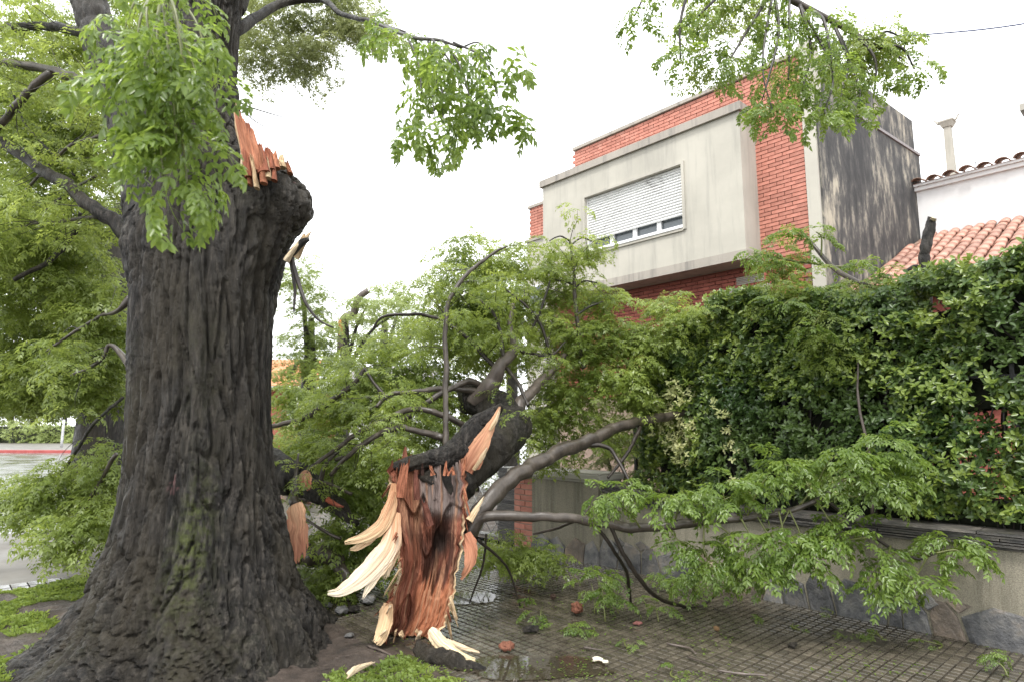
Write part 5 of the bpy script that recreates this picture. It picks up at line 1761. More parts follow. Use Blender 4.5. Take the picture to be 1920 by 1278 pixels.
fbr = [
    ('branch_pale', [(890, 752, 6.6, 17), (905, 735, 6.55, 17), (924, 716, 6.5, 15), (941, 679, 6.5, 11), (964, 652, 6.6, 9), (956, 618, 6.7, 5), (962, 570, 6.8, 3)]),
    ('branch_pale', [(955, 800, 6.2, 16), (963, 785, 6.3, 13), (978, 753, 6.4, 11), (1001, 729, 6.6, 9), (1030, 702, 6.8, 7), (1060, 665, 7, 4)]),
    ('branch', [(836, 838, 5.7, 5.5), (836, 750, 5.8, 5), (836, 666, 5.9, 4.5), (838, 581, 6.0, 4), (857, 538, 6.1, 3.6), (880, 511, 6.2, 3.2), (917, 480, 6.3, 2.6), (950, 462, 6.4, 1.6)]),
    ('branch', [(904, 733, 6.6, 6), (836, 728, 6.4, 5), (769, 736, 6.3, 4.5), (732, 738, 6.3, 4), (706, 762, 6.2, 3)]),
    ('branch', [(910, 726, 6.6, 6), (877, 714, 6.5, 5.5), (843, 729, 6.4, 5), (803, 750, 6.3, 5), (762, 783, 6.2, 4.5), (719, 807, 6.1, 4), (668, 844, 6.1, 3.5), (628, 862, 6.1, 3)]),
    ('branch', [(870, 800, 6.2, 6), (857, 790, 6.1, 5.5), (820, 773, 6, 5), (779, 766, 6, 5), (735, 780, 5.9, 4.5), (688, 803, 5.9, 4.2), (645, 830, 5.9, 4), (596, 866, 5.9, 3.4), (560, 900, 5.9, 3)]),
    ('branch', [(835, 823, 5.9, 7), (816, 817, 5.9, 6), (769, 803, 5.8, 5), (735, 802, 5.8, 5), (702, 817, 5.8, 4.5), (651, 854, 5.8, 4), (620, 890, 5.9, 3)]),
    ('branch', [(500, 800, 7.2, 4), (550, 790, 7.1, 4.5), (601, 766, 7, 5), (634, 743, 6.9, 5), (668, 713, 6.9, 4.2), (684, 690, 6.9, 2.5)]),
    ('twig', [(684, 690, 6.9, 2.5), (700, 715, 6.8, 3), (722, 740, 6.7, 3), (738, 765, 6.6, 3)]),
    ('twig', [(696, 622, 7, 1.5), (715, 595, 7, 2.5), (756, 590, 7, 3), (803, 593, 6.9, 3.2), (840, 608, 6.8, 3.5), (880, 637, 6.7, 4), (930, 690, 6.6, 5)]),
    ('twig', [(944, 668, 6.5, 4), (937, 618, 6.5, 3.3), (924, 585, 6.5, 2.8), (893, 558, 6.5, 2)]),
    ('twig', [(1034, 672, 6.9, 2.5), (1018, 618, 6.9, 3), (1005, 595, 6.9, 2.8), (984, 571, 6.9, 2.4), (945, 540, 6.9, 1.6)]),
    ('branch', [(1095, 690, 7.1, 4.5), (1088, 659, 7.1, 4), (1079, 565, 7, 3.4), (1075, 497, 7, 2.8), (1068, 450, 7, 1.8)]),
    ('twig', [(1068, 452, 7, 1.8), (1050, 443, 6.9, 1.5), (1030, 452, 6.8, 1.2)]),
    ('twig', [(1070, 460, 7, 1.8), (1090, 446, 7, 1.5), (1110, 452, 7, 1.2)]),
    ('twig', [(1078, 535, 7, 2), (1060, 528, 7, 1.6), (1042, 525, 7, 1.2)]),
    ('twig', [(1078, 540, 7, 2), (1095, 527, 7, 1.6), (1120, 530, 7, 1.2)]),
    ('twig', [(1082, 590, 7, 2.4), (1105, 575, 7, 2), (1132, 566, 7, 1.5)]),
    ('twig', [(988, 628, 6.9, 2.6), (1005, 602, 6.9, 2.4), (1025, 548, 6.9, 2), (1036, 512, 6.9, 1.4)]),
    ('twig', [(960, 655, 6.6, 4), (990, 660, 6.7, 3), (1030, 668, 6.8, 2), (1060, 640, 6.9, 1.4)]),
    ('twig', [(950, 690, 6.5, 4), (975, 725, 6.3, 3.5), (990, 760, 6.2, 3)]),
    ('branch', [(880, 1000, 5.25, 17), (890, 980, 5.25, 16), (911, 946, 5.3, 15), (958, 896, 5.5, 14), (1021, 862, 5.8, 12.5), (1097, 828, 6.2, 11.5), (1168, 795, 6.6, 10), (1230, 783, 6.9, 8), (1300, 770, 7.1, 5)]),
    ('twig', [(1097, 832, 6.2, 5), (1140, 840, 6.2, 4), (1165, 872, 6.1, 3.5), (1195, 935, 5.9, 2.5)]),
    ('twig', [(1200, 800, 6.7, 4), (1175, 850, 6.4, 3.5), (1140, 895, 6.2, 2.5)]),
    ('branch', [(876, 1002, 5.2, 12), (895, 978, 5.2, 10), (930, 968, 5.2, 9), (1010, 966, 5.2, 8.5), (1100, 975, 5.2, 8.5), (1190, 988, 5.2, 8), (1290, 980, 5.15, 7), (1400, 970, 5.1, 6), (1480, 955, 5.05, 5), (1550, 925, 5.0, 4), (1600, 880, 5.0, 2.5)]),
    ('twig', [(1145, 985, 5.2, 4), (1170, 1040, 5.25, 4), (1215, 1105, 5.4, 3.8), (1260, 1130, 5.7, 3.2), (1310, 1136, 5.95, 2.6), (1345, 1112, 5.9, 1.5)]),
    ('twig', [(1118, 985, 5.2, 3.5), (1150, 1030, 5.3, 3.2), (1175, 1075, 5.5, 3), (1183, 1130, 5.75, 2)]),
    ('twig', [(1000, 1000, 5.6, 2), (1040, 990, 5.5, 2.5), (1080, 975, 5.3, 2.5)]),
    ('twig', [(1540, 930, 5.0, 3.5), (1600, 975, 5.0, 3), (1660, 1020, 5.0, 2.6), (1720, 1047, 4.95, 2), (1755, 1036, 4.9, 1.4)]),
    ('twig', [(895, 1010, 5.25, 3), (930, 1040, 5.4, 2.5), (955, 1070, 5.6, 2), (975, 1135, 5.7, 1.5)]),
    ('twig', [(912, 1000, 5.3, 2), (905, 1060, 5.35, 2), (880, 1130, 5.4, 1.2)]),
]
bobj = []
for k, (m_, b_) in enumerate(fbr):
    bobj.append(px_tube('twig' if m_ == 'twig' else 'branch', b_, M[m_], fal, 16 if m_ != 'twig' else 8, 64, wob=.2, seed=k * 1.7, relief=0 if m_ == 'twig' else .006, fx=40, fz=9))
# leaf stalks and single leaves on the long low branch by the wall
low = bobj[24]
for (x, y, x2, y2, x3, y3, Y) in [(1145, 985, 1150, 945, 1165, 920, 5.15), (1265, 978, 1275, 945, 1290, 925, 5.1), (1360, 972, 1358, 935, 1350, 905, 5.05), (1300, 980, 1330, 950, 1370, 930, 5.05),
                                  (1440, 962, 1470, 920, 1500, 900, 5.0), (1500, 945, 1540, 900, 1580, 880, 4.95), (1570, 905, 1610, 870, 1650, 860, 4.95), (1340, 978, 1380, 1010, 1400, 1035, 5.0), (1480, 955, 1500, 1000, 1500, 1030, 4.95),
                                  (1390, 972, 1410, 1010, 1430, 1050, 4.95), (1460, 958, 1480, 1030, 1520, 1060, 4.9), (1250, 985, 1270, 1010, 1290, 1020, 5.1), (1530, 935, 1560, 980, 1590, 1000, 4.92), (1600, 885, 1650, 850, 1690, 860, 4.95), (1580, 900, 1620, 890, 1660, 900, 4.9), (1320, 980, 1320, 1030, 1330, 1050, 5.05), (1520, 940, 1500, 880, 1470, 870, 5.0), (1400, 970, 1420, 920, 1440, 890, 5.05), (1220, 988, 1230, 950, 1250, 930, 5.1), (1560, 915, 1600, 930, 1640, 920, 4.9), (1200, 988, 1180, 960, 1130, 925, 5.1), (1420, 968, 1440, 1000, 1460, 1020, 4.95)]:
    spray([(x, y, Y + .05, 1.9), (x2, y2, Y, 1.3), (x3, y3, Y, .8)], fal, 'fine', .16, .82, .5, 1, 6, .22, 'stalk')
for pts_ in [[(1690, 1030, 4.98, 2.4), (1670, 1040, 4.9, 1.8), (1650, 1055, 4.85, 1.2)], [(1740, 1042, 4.92, 2.4), (1750, 1025, 4.85, 1.8), (1775, 1010, 4.8, 1.2)], [(1640, 1005, 5, 2.4), (1600, 1010, 4.95, 1.8), (1570, 1015, 4.9, 1.2)],
             [(1755, 1036, 4.9, 2), (1790, 1030, 4.85, 1.6), (1810, 1040, 4.8, 1.2)], [(1330, 1125, 5.9, 2), (1350, 1095, 5.8, 1.6), (1345, 1070, 5.7, 1)], [(1290, 1134, 5.85, 2), (1300, 1100, 5.8, 1.5), (1290, 1080, 5.8, 1)],
             [(1590, 968, 5.0, 2), (1560, 990, 4.95, 1.6), (1540, 1010, 4.9, 1)], [(1340, 1110, 5.9, 2), (1375, 1090, 5.8, 1.6), (1390, 1060, 5.75, 1)], [(1670, 1022, 4.98, 1.6), (1660, 1070, 4.85, 1.2), (1655, 1100, 4.8, .8)], [(1480, 955, 5.0, 1.6), (1440, 1040, 4.95, 1.2), (1425, 1075, 4.9, .8)], [(1740, 1042, 4.92, 1.6), (1720, 1075, 4.85, 1.2), (1710, 1085, 4.8, .8)], [(1600, 880, 5.0, 1.6), (1630, 840, 4.95, 1.2), (1660, 825, 4.9, .8)], [(1520, 935, 5.0, 1.6), (1550, 870, 4.95, 1.2), (1580, 845, 4.9, .8)]]:
    spray(pts_, fal, 'fine', .2, .80, .5, 1, 6, .22, 'stalk')
# the crown of the limb
fo = Foliage('mid', 51)
twiglets([b_ for m_, b_ in fbr[:21]], fal, 5.5, .5, 151, fo, .72, 4)
for (x, y, Y, wx, hy, dp, cnt, sc) in [
        (900, 500, 7.6, 90, 60, .5, 34, .8), (960, 560, 7.6, 90, 90, .6, 44, .8), (850, 580, 7.4, 70, 80, .5, 34, .8), (830, 690, 7.4, 90, 70, .6, 36, .8), (930, 640, 7.8, 110, 80, .5, 36, .8),
        (1040, 500, 7.2, 40, 36, .25, 12, .7), (1110, 475, 7.1, 38, 20, .2, 9, .6), (1040, 560, 7.2, 34, 26, .25, 10, .65), (1120, 560, 7.2, 48, 34, .3, 14, .7), (1070, 620, 7.3, 90, 40, .4, 26, .8), (1130, 640, 7.2, 70, 50, .4, 22, .8),
        (1100, 720, 7.2, 110, 90, .5, 46, .85), (1040, 790, 7.3, 80, 90, .5, 34, .85), (1180, 680, 7.3, 60, 70, .3, 22, .8), (1260, 590, 7.3, 60, 45, .35, 20, .8), (1230, 640, 7.4, 60, 40, .35, 16, .8),
        (720, 700, 7.6, 100, 80, .6, 36, .85), (640, 760, 7.4, 90, 70, .6, 32, .85), (760, 770, 7.2, 130, 60, .6, 38, .85), (600, 850, 7, 90, 60, .5, 30, .85), (700, 860, 6.8, 110, 60, .5, 40, .85),
        (660, 960, 6.6, 80, 80, .5, 36, .85), (620, 1060, 6.4, 60, 50, .4, 24, .8), (700, 1030, 6.5, 60, 60, .4, 22, .8), (820, 800, 6.8, 60, 40, .4, 14, .8), (560, 780, 7.8, 60, 60, .5, 22, .85),
        (950, 1040, 6.4, 60, 34, .35, 18, .7), (1000, 1050, 6.3, 45, 25, .3, 12, .7), (900, 640, 7, 60, 50, .4, 14, .75), (1220, 650, 6.9, 50, 40, .25, 12, .75), (1170, 740, 6.9, 50, 60, .25, 14, .75), (1330, 600, 6.8, 50, 30, .2, 8, .7), (1130, 830, 6.9, 50, 40, .2, 9, .7), (1080, 520, 7.4, 40, 60, .3, 8, .7), (600, 1110, 6.1, 40, 20, .3, 10, .7)]:
    fo.pblob(x, y, Y, wx, hy, dp, int(cnt * .85), 6, sc, thr=-.22, nf=2.2)
fo.build('crown', M['leaf_fallen'], fal)

# a second limb wedged behind the trunk
lg2 = thing('split_log', 'dark split limb wedged behind the standing trunk with hanging strip of torn wood', 'tree limb', gnd(600, 1110))
px_tube('limb', [(430, 850, 6.4, 34), (500, 872, 6.3, 34), (550, 895, 6.2, 29), (590, 920, 6.1, 20), (630, 950, 6.0, 13), (668, 982, 5.9, 5)], M['bark_plain'], lg2, 40, 90, relief=.03, fx=16, fz=3, wob=.12)
px_tube('limb', [(470, 1010, 6.4, 26), (540, 1025, 6.3, 22), (590, 1040, 6.2, 18), (625, 1048, 6.1, 14), (660, 1100, 5.9, 8)], M['branch'], lg2, 20, 40, wob=.1)
flap(lg2, [(552, 945, 5.6), (556, 965, 5.55), (560, 985, 5.52), (556, 1005, 5.5), (558, 1030, 5.48), (556, 1056, 5.46)], [26, 36, 26, 28, 38, 34], (.60, .36, .22), (.42, .19, .12), 14.1, jagged=.15)
flap(lg2, [(562, 905, 5.9), (572, 892, 5.88), (574, 905, 5.86), (580, 918, 5.84)], [14, 22, 20, 8], CREAM, (.42, .15, .1), 2.9)
flap(lg2, [(612, 935, 5.95), (630, 945, 5.9), (645, 950, 5.88)], [10, 8, 3], (.42, .12, .07), (.3, .1, .07), 7.9)
for b_ in [[(553, 945, 5.7, 8), (551, 930, 5.75, 8), (556, 880, 5.9, 3), (560, 850, 6, 2)], [(600, 905, 6.1, 5), (610, 870, 6.1, 4), (640, 840, 6.2, 3)], [(640, 1010, 6, 3), (600, 990, 6, 2.5), (570, 970, 6.1, 2)], [(580, 900, 6, 5), (610, 905, 6, 4), (660, 925, 5.9, 3)]]:
    px_tube('branch', b_, M['branch'], lg2, 8, 20, wob=.1)

# broken tips lying over the hedge
ht = thing('hedge_top_branch', 'leafy broken branch lying across the top of the hedge', 'branch', L(-2.7, 6.4, 2.8))
fo = Foliage('mid', 77)
for (x, y, Y, wx, hy, dp, cnt) in [(1590, 560, 6.1, 120, 28, .25, 22), (1480, 540, 6.3, 70, 40, .25, 12), (1680, 545, 5.9, 70, 24, .2, 9), (1535, 640, 5.78, 34, 60, .06, 8), (1450, 500, 6.6, 50, 40, .2, 7)]:
    fo.pblob(x, y, Y, wx, hy, dp, cnt, 5, .68, thr=-.5)
fo.build('foliage', M['leaf'], ht)
hb_ = px_tube('branch', [(1640, 540, 6.0, 4), (1600, 525, 6.2, 5), (1560, 500, 6.5, 5), (1525, 460, 6.7, 3.5), (1500, 430, 6.8, 2)], M['branch'], ht, 8, 24)
for pts_ in [[(1525, 460, 6.7, 2.5), (1495, 430, 6.7, 2), (1475, 440, 6.7, 1)], [(1560, 500, 6.5, 2.5), (1500, 492, 6.5, 2), (1460, 500, 6.5, 1)], [(1500, 492, 6.5, 2), (1440, 480, 6.5, 1.6), (1415, 475, 6.5, 1)],
             [(1600, 525, 6.2, 2.5), (1560, 545, 6.1, 2), (1530, 550, 6.0, 1.2)], [(1620, 533, 6.1, 2.5), (1650, 520, 6.0, 2), (1680, 525, 5.9, 1.2)], [(1590, 540, 6.1, 2.5), (1540, 590, 5.85, 2), (1520, 620, 5.75, 1.2)],
             [(1540, 480, 6.6, 2), (1540, 445, 6.6, 1.6), (1530, 435, 6.6, 1)], [(1560, 500, 6.5, 2), (1600, 500, 6.4, 1.6), (1610, 495, 6.4, 1)], [(1600, 525, 6.2, 2.5), (1640, 560, 5.95, 2), (1660, 570, 5.85, 1.2)], [(1530, 560, 6.0, 2), (1490, 560, 6.0, 1.6), (1470, 570, 5.95, 1)]]:
    spray(pts_, ht, 'fine', .15, .72, .4, 1, 6, .25, 'stalk')
stb = px_tube('snapped_stake', [(1737, 600, 6.05, 9), (1735, 510, 6.05, 9), (1732, 475, 6.05, 8.5), (1742, 440, 6.05, 8.5), (1748, 408, 6.05, 7)], M['bark_plain'], None, 20, 50, relief=.012, fx=40, fz=8, wob=.25)
tag(stb, 'snapped bare branch standing upright out of the hedge top', 'branch')
px_tube('side_twig', [(1733, 505, 6.05, 5), (1715, 500, 6.1, 4), (1700, 508, 6.1, 3)], M['bark_plain'], stb, 8, 10)
shards(stb, [(1746, 414, 1754, 406, 6.03, 9, 4)], 'splinter', 12, [RED, ORANGE, CREAM, DARK, PALE])

# ================================================================== OTHER TREES, FAR HOUSE, FAR STREET
def tree_far(name, label, base, trunk_r, hgt, blobs, leaf='leaf_far', seed=1, tpl='far', group=None, bend=0., k=6):
    t_ = thing(name, label, 'tree', base, group)
    x, y, _ = base
    tube('trunk', [(x, y, -.1), (x + bend * .3, y, hgt * .35), (x + bend, y, hgt * .7), (x + bend * 1.2, y, hgt)], [trunk_r * 1.35, trunk_r, trunk_r * .75, trunk_r * .3], M['bark_plain'], t_, 36, 60, relief=trunk_r * .12, fx=9, fz=1.6)
    fo_ = Foliage(tpl, seed)
    r_ = np.random.default_rng(seed)
    for (px0, py0, Y, wx, hy, dp, cnt, sc) in blobs:
        fo_.pblob(px0, py0, Y, wx, hy, dp, cnt, k, sc, thr=-.4, nf=.9)
        c = at(px0, py0, Y)
        tube('branch', [(x + bend, y, hgt * .62), ((x + bend + c[0]) / 2, (y + c[1]) / 2, (hgt * .62 + c[2]) / 2 + .4), c], [trunk_r * .4, trunk_r * .25, .03], M['bark_plain'], t_, 8, 14)
    fo_.build('crown', M[leaf], t_)
    return t_
b0 = at(193, 800, 13.5)
tree_far('street_tree', 'dark trunked street tree standing behind the huge trunk', (b0[0], b0[1], 0), .43, 6.5,
         [(120, 620, 13, 190, 120, 2, 60, 1.2), (60, 480, 13, 140, 150, 2, 60, 1.2), (180, 420, 14, 120, 160, 2, 40, 1.2), (100, 250, 13, 160, 140, 2, 30, 1.1), (140, 735, 12.5, 110, 30, 1, 14, 1.0), (60, 745, 12.5, 80, 40, 1, 14, 1.0)], 'leaf', 61, 'far')
b0 = at(575, 800, 15)
tree_far('street_tree', 'slender green tree growing just past the knobbed trunk', (b0[0], b0[1], 0), .2, 4.2,
         [(560, 520, 14, 50, 70, 1, 34, .9), (575, 620, 14.5, 60, 80, 1, 40, .9), (545, 700, 14, 40, 60, 1, 18, .9), (600, 690, 15, 50, 50, 1, 18, .9)], 'leaf', 62, 'mid')
b0 = at(642, 800, 22)
bt = tree_far('snapped_tree', 'distant tree with snapped top showing fresh orange wood', (b0[0], b0[1], 0), .22, 5.6,
              [(690, 570, 22, 55, 40, 1.5, 26, 1.1), (640, 650, 22, 60, 60, 1.5, 30, 1.1), (740, 590, 23, 60, 50, 1.5, 26, 1.1), (600, 720, 21, 50, 60, 1.5, 22, 1.1)], 'leaf_far', 63)
px_tube('branch', [(640, 660, 22, 9), (645, 600, 22, 9), (662, 590, 22, 8), (672, 560, 22, 7), (690, 545, 22, 6)], M['branch_pale'], bt, 10, 20)
shards(bt, [(640, 628, 636, 596, 21.8, 9, 1)], 'splinter', 15, [RED, (.62, .27, .11), CREAM, DARK, PALE])
b0 = at(716, 790, 26)
tree_far('street_tree', 'distant leafy tree with straight grey trunk rising behind the fallen crown', (b0[0], b0[1], 0), .26, 6.5,
         [(720, 640, 26, 80, 40, 2, 34, 1.3), (800, 610, 27, 90, 60, 2, 44, 1.3), (760, 560, 27, 60, 40, 2, 22, 1.2), (850, 650, 26, 80, 70, 2, 36, 1.3), (880, 560, 26, 60, 50, 2, 22, 1.2)], 'leaf_far', 64)
b0 = at(960, 800, 20)
tree_far('garden_tree', 'broad light green garden tree against the house corner', (b0[0], b0[1], 0), .2, 5.5,
         [(930, 530, 19, 60, 60, 1.2, 40, 1.1), (900, 600, 19, 80, 60, 1.2, 40, 1.1), (960, 640, 18, 50, 70, 1, 26, 1.0), (980, 540, 17.5, 26, 60, .6, 16, .9)], 'leaf', 65, 'mid')
# background shrubs in one row, each its own
for k, (x, y, Y, wx, hy, cnt) in enumerate([(560, 830, 17, 70, 34, 40), (680, 800, 19, 70, 46, 50), (780, 790, 18, 70, 50, 46), (880, 790, 16, 60, 60, 40)]):
    p = at(x, y, Y)
    s_ = thing('garden_shrub', ['low rounded shrub past the split log', 'bushy shrub under the distant grey trunk', 'pale shrub behind the arching broken branches', 'tall shrub behind the knob of the fallen limb'][k], 'shrub', (p[0], p[1], 0), 'shrubs behind the fallen crown')
    fo_ = Foliage('far', 70 + k)
    fo_.blob((p[0], p[1], p[2] * .5 + .3), wx * Y / F_PX, 1.0, hy * Y / F_PX + .5, cnt, 6, .9, thr=-.5)
    fo_.build('foliage', M['leaf_far'], s_)
    for q in range(3):
        tube('stem', [(p[0] + q * .2 - .2, p[1], -.1), (p[0] + q * .35 - .35, p[1], p[2] * .6), (p[0] + q * .5 - .5, p[1], p[2])], [.05, .035, .015], M['twig'], s_, 6, 10)
# leafy garden bush between pillar and hedge
p = L(-5.35, 6.9, 0)
gb = thing('garden_bush', 'dark leafy bush between the gate pillar and the hedge', 'bush', p)
fo_ = Foliage('mid', 81)
fo_.blob(L(-5.2, 6.9, 1.5), .75, .55, .85, 75, 6, .62, thr=-.5)
fo_.blob(L(-4.75, 6.6, 1.3), .4, .35, .7, 40, 6, .55, thr=-.5)
fo_.build('foliage', M['leaf_hazy'], gb)
for q in range(5):
    tube('stem', [L(-5.35 + q * .1, 6.9, 0), L(-5.5 + q * .2, 6.85, .8), L(-5.7 + q * .3, 6.8, 1.7)], [.035, .025, .012], M['twig'], gb, 6, 12)

# far house with orange roof
fh0 = at(545, 800, 30)
fh = thing('far_house', 'distant house with orange tiled roof past the trunk', 'house', (fh0[0], fh0[1], 0))
x0, x1 = at(500, 800, 30)[0], at(585, 800, 30)[0]
zt2, zr2 = at(545, 728, 30)[2], at(545, 690, 30)[2]
MB().box(x0 - 2, x1, 30, 36, -.1, zt2, local=False).build('wall', M['brick_shaded'], fh)
MB().prism([(x0 - 2.3, 29.6, zt2), (x1 + .3, 29.6, zt2), (x1 - .6, 33, zr2 + .6), (x0 - 2.3, 33, zr2 + .6)], (0, .1, .16)).build('roof', M['roof_far'], fh)
MB().box(x0 - 2.3, x1 + .35, 29.45, 29.598, zt2 - .06, zt2 + .10, local=False).build('gutter', M['white_paint'], fh)
for q in (548, 578):
    xx = at(q, 800, 30)[0]
    wq = MB().box(xx - .25, xx + .25, 29.93, 29.998, 1.9, 3.0, local=False).build('window', M['white_paint'], fh)
    MB().box(xx - .19, xx + .19, 29.91, 29.928, 1.97, 2.93, local=False).build('pane', M['glass'], wq)
# pale house glimpsed behind the distant trunk
gx = at(690, 800, 34)
ph = thing('far_white_house', 'distant pale house behind the grey trunk', 'house', (gx[0], gx[1], 0))
MB().box(gx[0] - 1.2, gx[0] + 3.2, 34, 40, -.1, 3.9, local=False).build('wall', M['plaster_white'], ph)
MB().prism([(gx[0] - 1.5, 33.6, 3.9), (gx[0] + 3.5, 33.6, 3.9), (gx[0] + 3.5, 37, 5.0), (gx[0] - 1.5, 37, 5.0)], (0, .1, .14)).build('roof', M['flash'], ph)
MB().box(gx[0] + 1.4, gx[0] + 2.2, 33.95, 33.998, 1.2, 2.6, local=False).build('window', M['glass'], ph)
# far side of the street
fhd = thing('far_hedge', 'clipped hedge along the far pavement', 'hedge', (-38, 66, 0))
r = np.random.default_rng(90)
fo_ = Foliage('far', 91)
for q in range(230):
    fo_.rosette((r.uniform(-62, -16), r.uniform(64, 66.5), r.uniform(.2, 2.0)), 5, 3.4)
fo_.build('foliage', M['leaf_far'], fhd)
MB().box(-62, -16, 65, 67, .0, 1.7, local=False).build('inner_shade', M['bush_core'], fhd)  # dark box filling the far hedge, interior shade as plain colour
for k, (x, Y, hgt) in enumerate([(20, 80, 8), (120, 84, 9), (60, 76, 6)]):
    p = at(x, 800, Y)
    tree_far('far_tree', ['far tree closing the street end', 'far tall tree beside the white post', 'small far tree above the far hedge'][k], (p[0], p[1], 0), .3, hgt * .6, [(x, 760, Y, 60, 40, 3, 40, 3), (x + 20, 730, Y, 50, 40, 3, 30, 3)], 'leaf_far', 95 + k)
pp = gnd(115, 838)
po = tube('sign_post', [(pp[0], pp[1], -.1), (pp[0], pp[1], 2.2)], [.09, .09], M['metal'], None, 10, 4)
tag(po, 'slim white post on the far pavement', 'post')

# ================================================================== DEBRIS
def chunk(name, px0, py0, size, mat, label, cat, seed, flat=.5, group=None, colv=None):
    r = np.random.default_rng(seed)
    p = gnd(px0, py0, .0)
    n, m = 10, 14
    V = []
    for i in range(n):
        ph = math.pi * (i + .02) / (n - 1 + .04)
        for j in range(m):
            t_ = 2 * math.pi * j / m
            d = np.array([math.sin(ph) * math.cos(t_) * 1.3, math.sin(ph) * math.sin(t_), math.cos(ph) * flat])
            q = 1 + .45 * float(noise(d[0] * 1.6 + seed, d[1] * 1.6, d[2] * 1.6)) + .12 * float(noise(d[0] * 5 + seed, d[1] * 5, d[2] * 5))
            V.append(d * q * size)
    V = np.array(V) @ rotm(r.uniform(0, 6), 0, 0).T
    V[:, 2] -= V[:, 2].min() - .003
    V += np.array(p)
    F_ = []
    for i in range(n - 1):
        for j in range(m):
            F_.append((i * m + j, i * m + (j + 1) % m, (i + 1) * m + (j + 1) % m, (i + 1) * m + j))
    F_ += [tuple(range(m))[::-1], tuple((n - 1) * m + j for j in range(m))]
    cv = None if colv is None else np.tile(np.array(colv), (len(V), 1))
    gr = None if colv is None else V[:, [0, 2, 1]]
    o = obj(name, mesh_of(name, V, F_, False, cv, gr), M[mat])
    return tag(o, label, cat, group)
RB = (.20, .085, .055)
chunk('wood_chunk', 950, 1220, .045, 'wood', 'red brown lump of torn wood beside the puddle', 'wood', 1, .6, None, RB)
chunk('wood_chunk', 1082, 1150, .05, 'wood', 'red brown lump of wood against the fallen leaf clump', 'wood', 2, .9, None, RB)
chunk('wood_chunk', 1196, 1171, .03, 'wood', 'small flat red wood scrap beyond the leaf clump', 'wood', 3, .4, None, (.24, .10, .09))
chunk('wood_chunk', 1037, 1125, .022, 'wood', 'tiny dark upright wood scrap on the pavers', 'wood', 4, 1.2, None, (.07, .045, .035))
chunk('wood_chunk', 1344, 1183, .022, 'wood', 'small brown knot of wood alone on open pavers', 'wood', 5, .8, None, (.16, .10, .05))
chunk('bark_piece', 995, 1185, .05, 'bark_plain', 'black curl of bark on the pavers near the snag', 'bark', 6, .5)
chunk('bark_piece', 1487, 1214, .03, 'bark_plain', 'small black glossy bark lump below the wall', 'bark', 7, .6)
chunk('bark_piece', 662, 1145, .06, 'bark_plain', 'black bark scrap on the earth by the roots', 'bark', 8, .3)
for k, (x, y, s_) in enumerate([(640, 1150, .06), (690, 1130, .07), (612, 1140, .05), (655, 1195, .03), (735, 1140, .05)]):
    chunk('stone_rubble', x, y, s_, 'stone', 'grey broken paving stone in the wet earth between trunk and snag', 'stone', 20 + k, .45, 'broken paving stones by the roots')
# loose chips of pale wood
def chip(pts, wpx, label, seed, colr=PALE):
    p = thing('wood_chip', label, 'wood chip', gnd(*pts[0][:2]))
    line = [(x, y, gnd(x, y, .03)[1]) for x, y in pts]
    return flap(p, line, wpx, colr, colr, seed, 'shard', .012, .2)
chip([(652, 1266), (672, 1252), (702, 1240)], [8, 14, 5], 'forked pale wood chip on the clover', 21.3)
chip([(1112, 1236), (1122, 1234), (1133, 1238)], [5, 8, 5], 'small white wood chip on the pavers past the puddle', 25.3, (.8, .74, .62))
chip([(1130, 1240), (1140, 1239)], [3, 5], 'tiny white wood chip beside a larger one', 26.3, (.8, .74, .62))
# sticks
for k, (pts_, r_, lab) in enumerate([
        ([(1250, 1205), (1290, 1213), (1305, 1225)], .008, 'thin brown stick on the pavers beyond the puddle'),
        ([(1290, 1230), (1340, 1247)], .008, 'short straight pale brown stick on the pavers'),
        ([(1345, 1255), (1390, 1262), (1440, 1265)], .008, 'long reddish stick lying near the straight stick'),
        ([(905, 1020), (950, 1048), (1015, 1088)], .016, 'stout broken brown stick leaning under the fallen branch'),
        ([(1095, 1212), (1130, 1218)], .007, 'dark twig on the pavers by the leaf clump'),
        ([(1010, 1112), (1050, 1108)], .008, 'brown stick on the far pavers'),
        ([(690, 1210), (740, 1232), (780, 1262)], .009, 'brown root like stick across the clover'),
        ([(1340, 1140), (1370, 1150)], .006, 'thin reddish twig near the drooping leaf tips'),
        ([(1620, 1140), (1680, 1145)], .006, 'thin straw stick at the foot of the wall')]):
    P_ = []
    for i, (x, y) in enumerate(pts_):
        z = .016 + (.20 if 'leaning' in lab else 0) * (1 - i / (len(pts_) - 1))
        q = gnd(x, y, z)
        P_.append(q)
    o = tube('stick', P_, [r_, r_ * .9, r_ * .7][:len(P_)] if len(P_) == 3 else [r_, r_ * .7], M['branch' if k % 2 else 'branch_pale'], None, 8, 14, wob=.4, seed=k)
    tag(o, lab, 'stick')
# torn leaf clumps on the pavers
def clump(pts_list, label, sc, n_leaf, key='fine', hgt=.12):
    c = gnd(*pts_list[0])
    t_ = thing('leaf_clump', label, 'leaves', c)
    for (x, y) in pts_list:
        q = gnd(x, y, .01)
        st_ = tube('stalk', [(q[0], q[1], .012), (q[0] + random.gauss(0, .03), q[1] + .05, hgt * .6), (q[0] + random.gauss(0, .05), q[1] + .12, hgt)], [.006, .005, .003], M['stalk'], t_, 6, 8)
        for i in range(n_leaf):
            leaf_obj((q[0] + random.gauss(0, .04), q[1] + .08 + random.gauss(0, .05), hgt * random.uniform(.6, 1.2)), 6.28 * i / n_leaf + random.gauss(0, .3), random.gauss(0, .2), random.gauss(0, .2), sc * random.uniform(.7, 1.1), st_, key)
    return t_
clump([(1135, 1165), (1115, 1150), (1160, 1150), (1130, 1125)], 'largest heap of torn green leaves on the pavers', .62, 6, 'fine', .24)
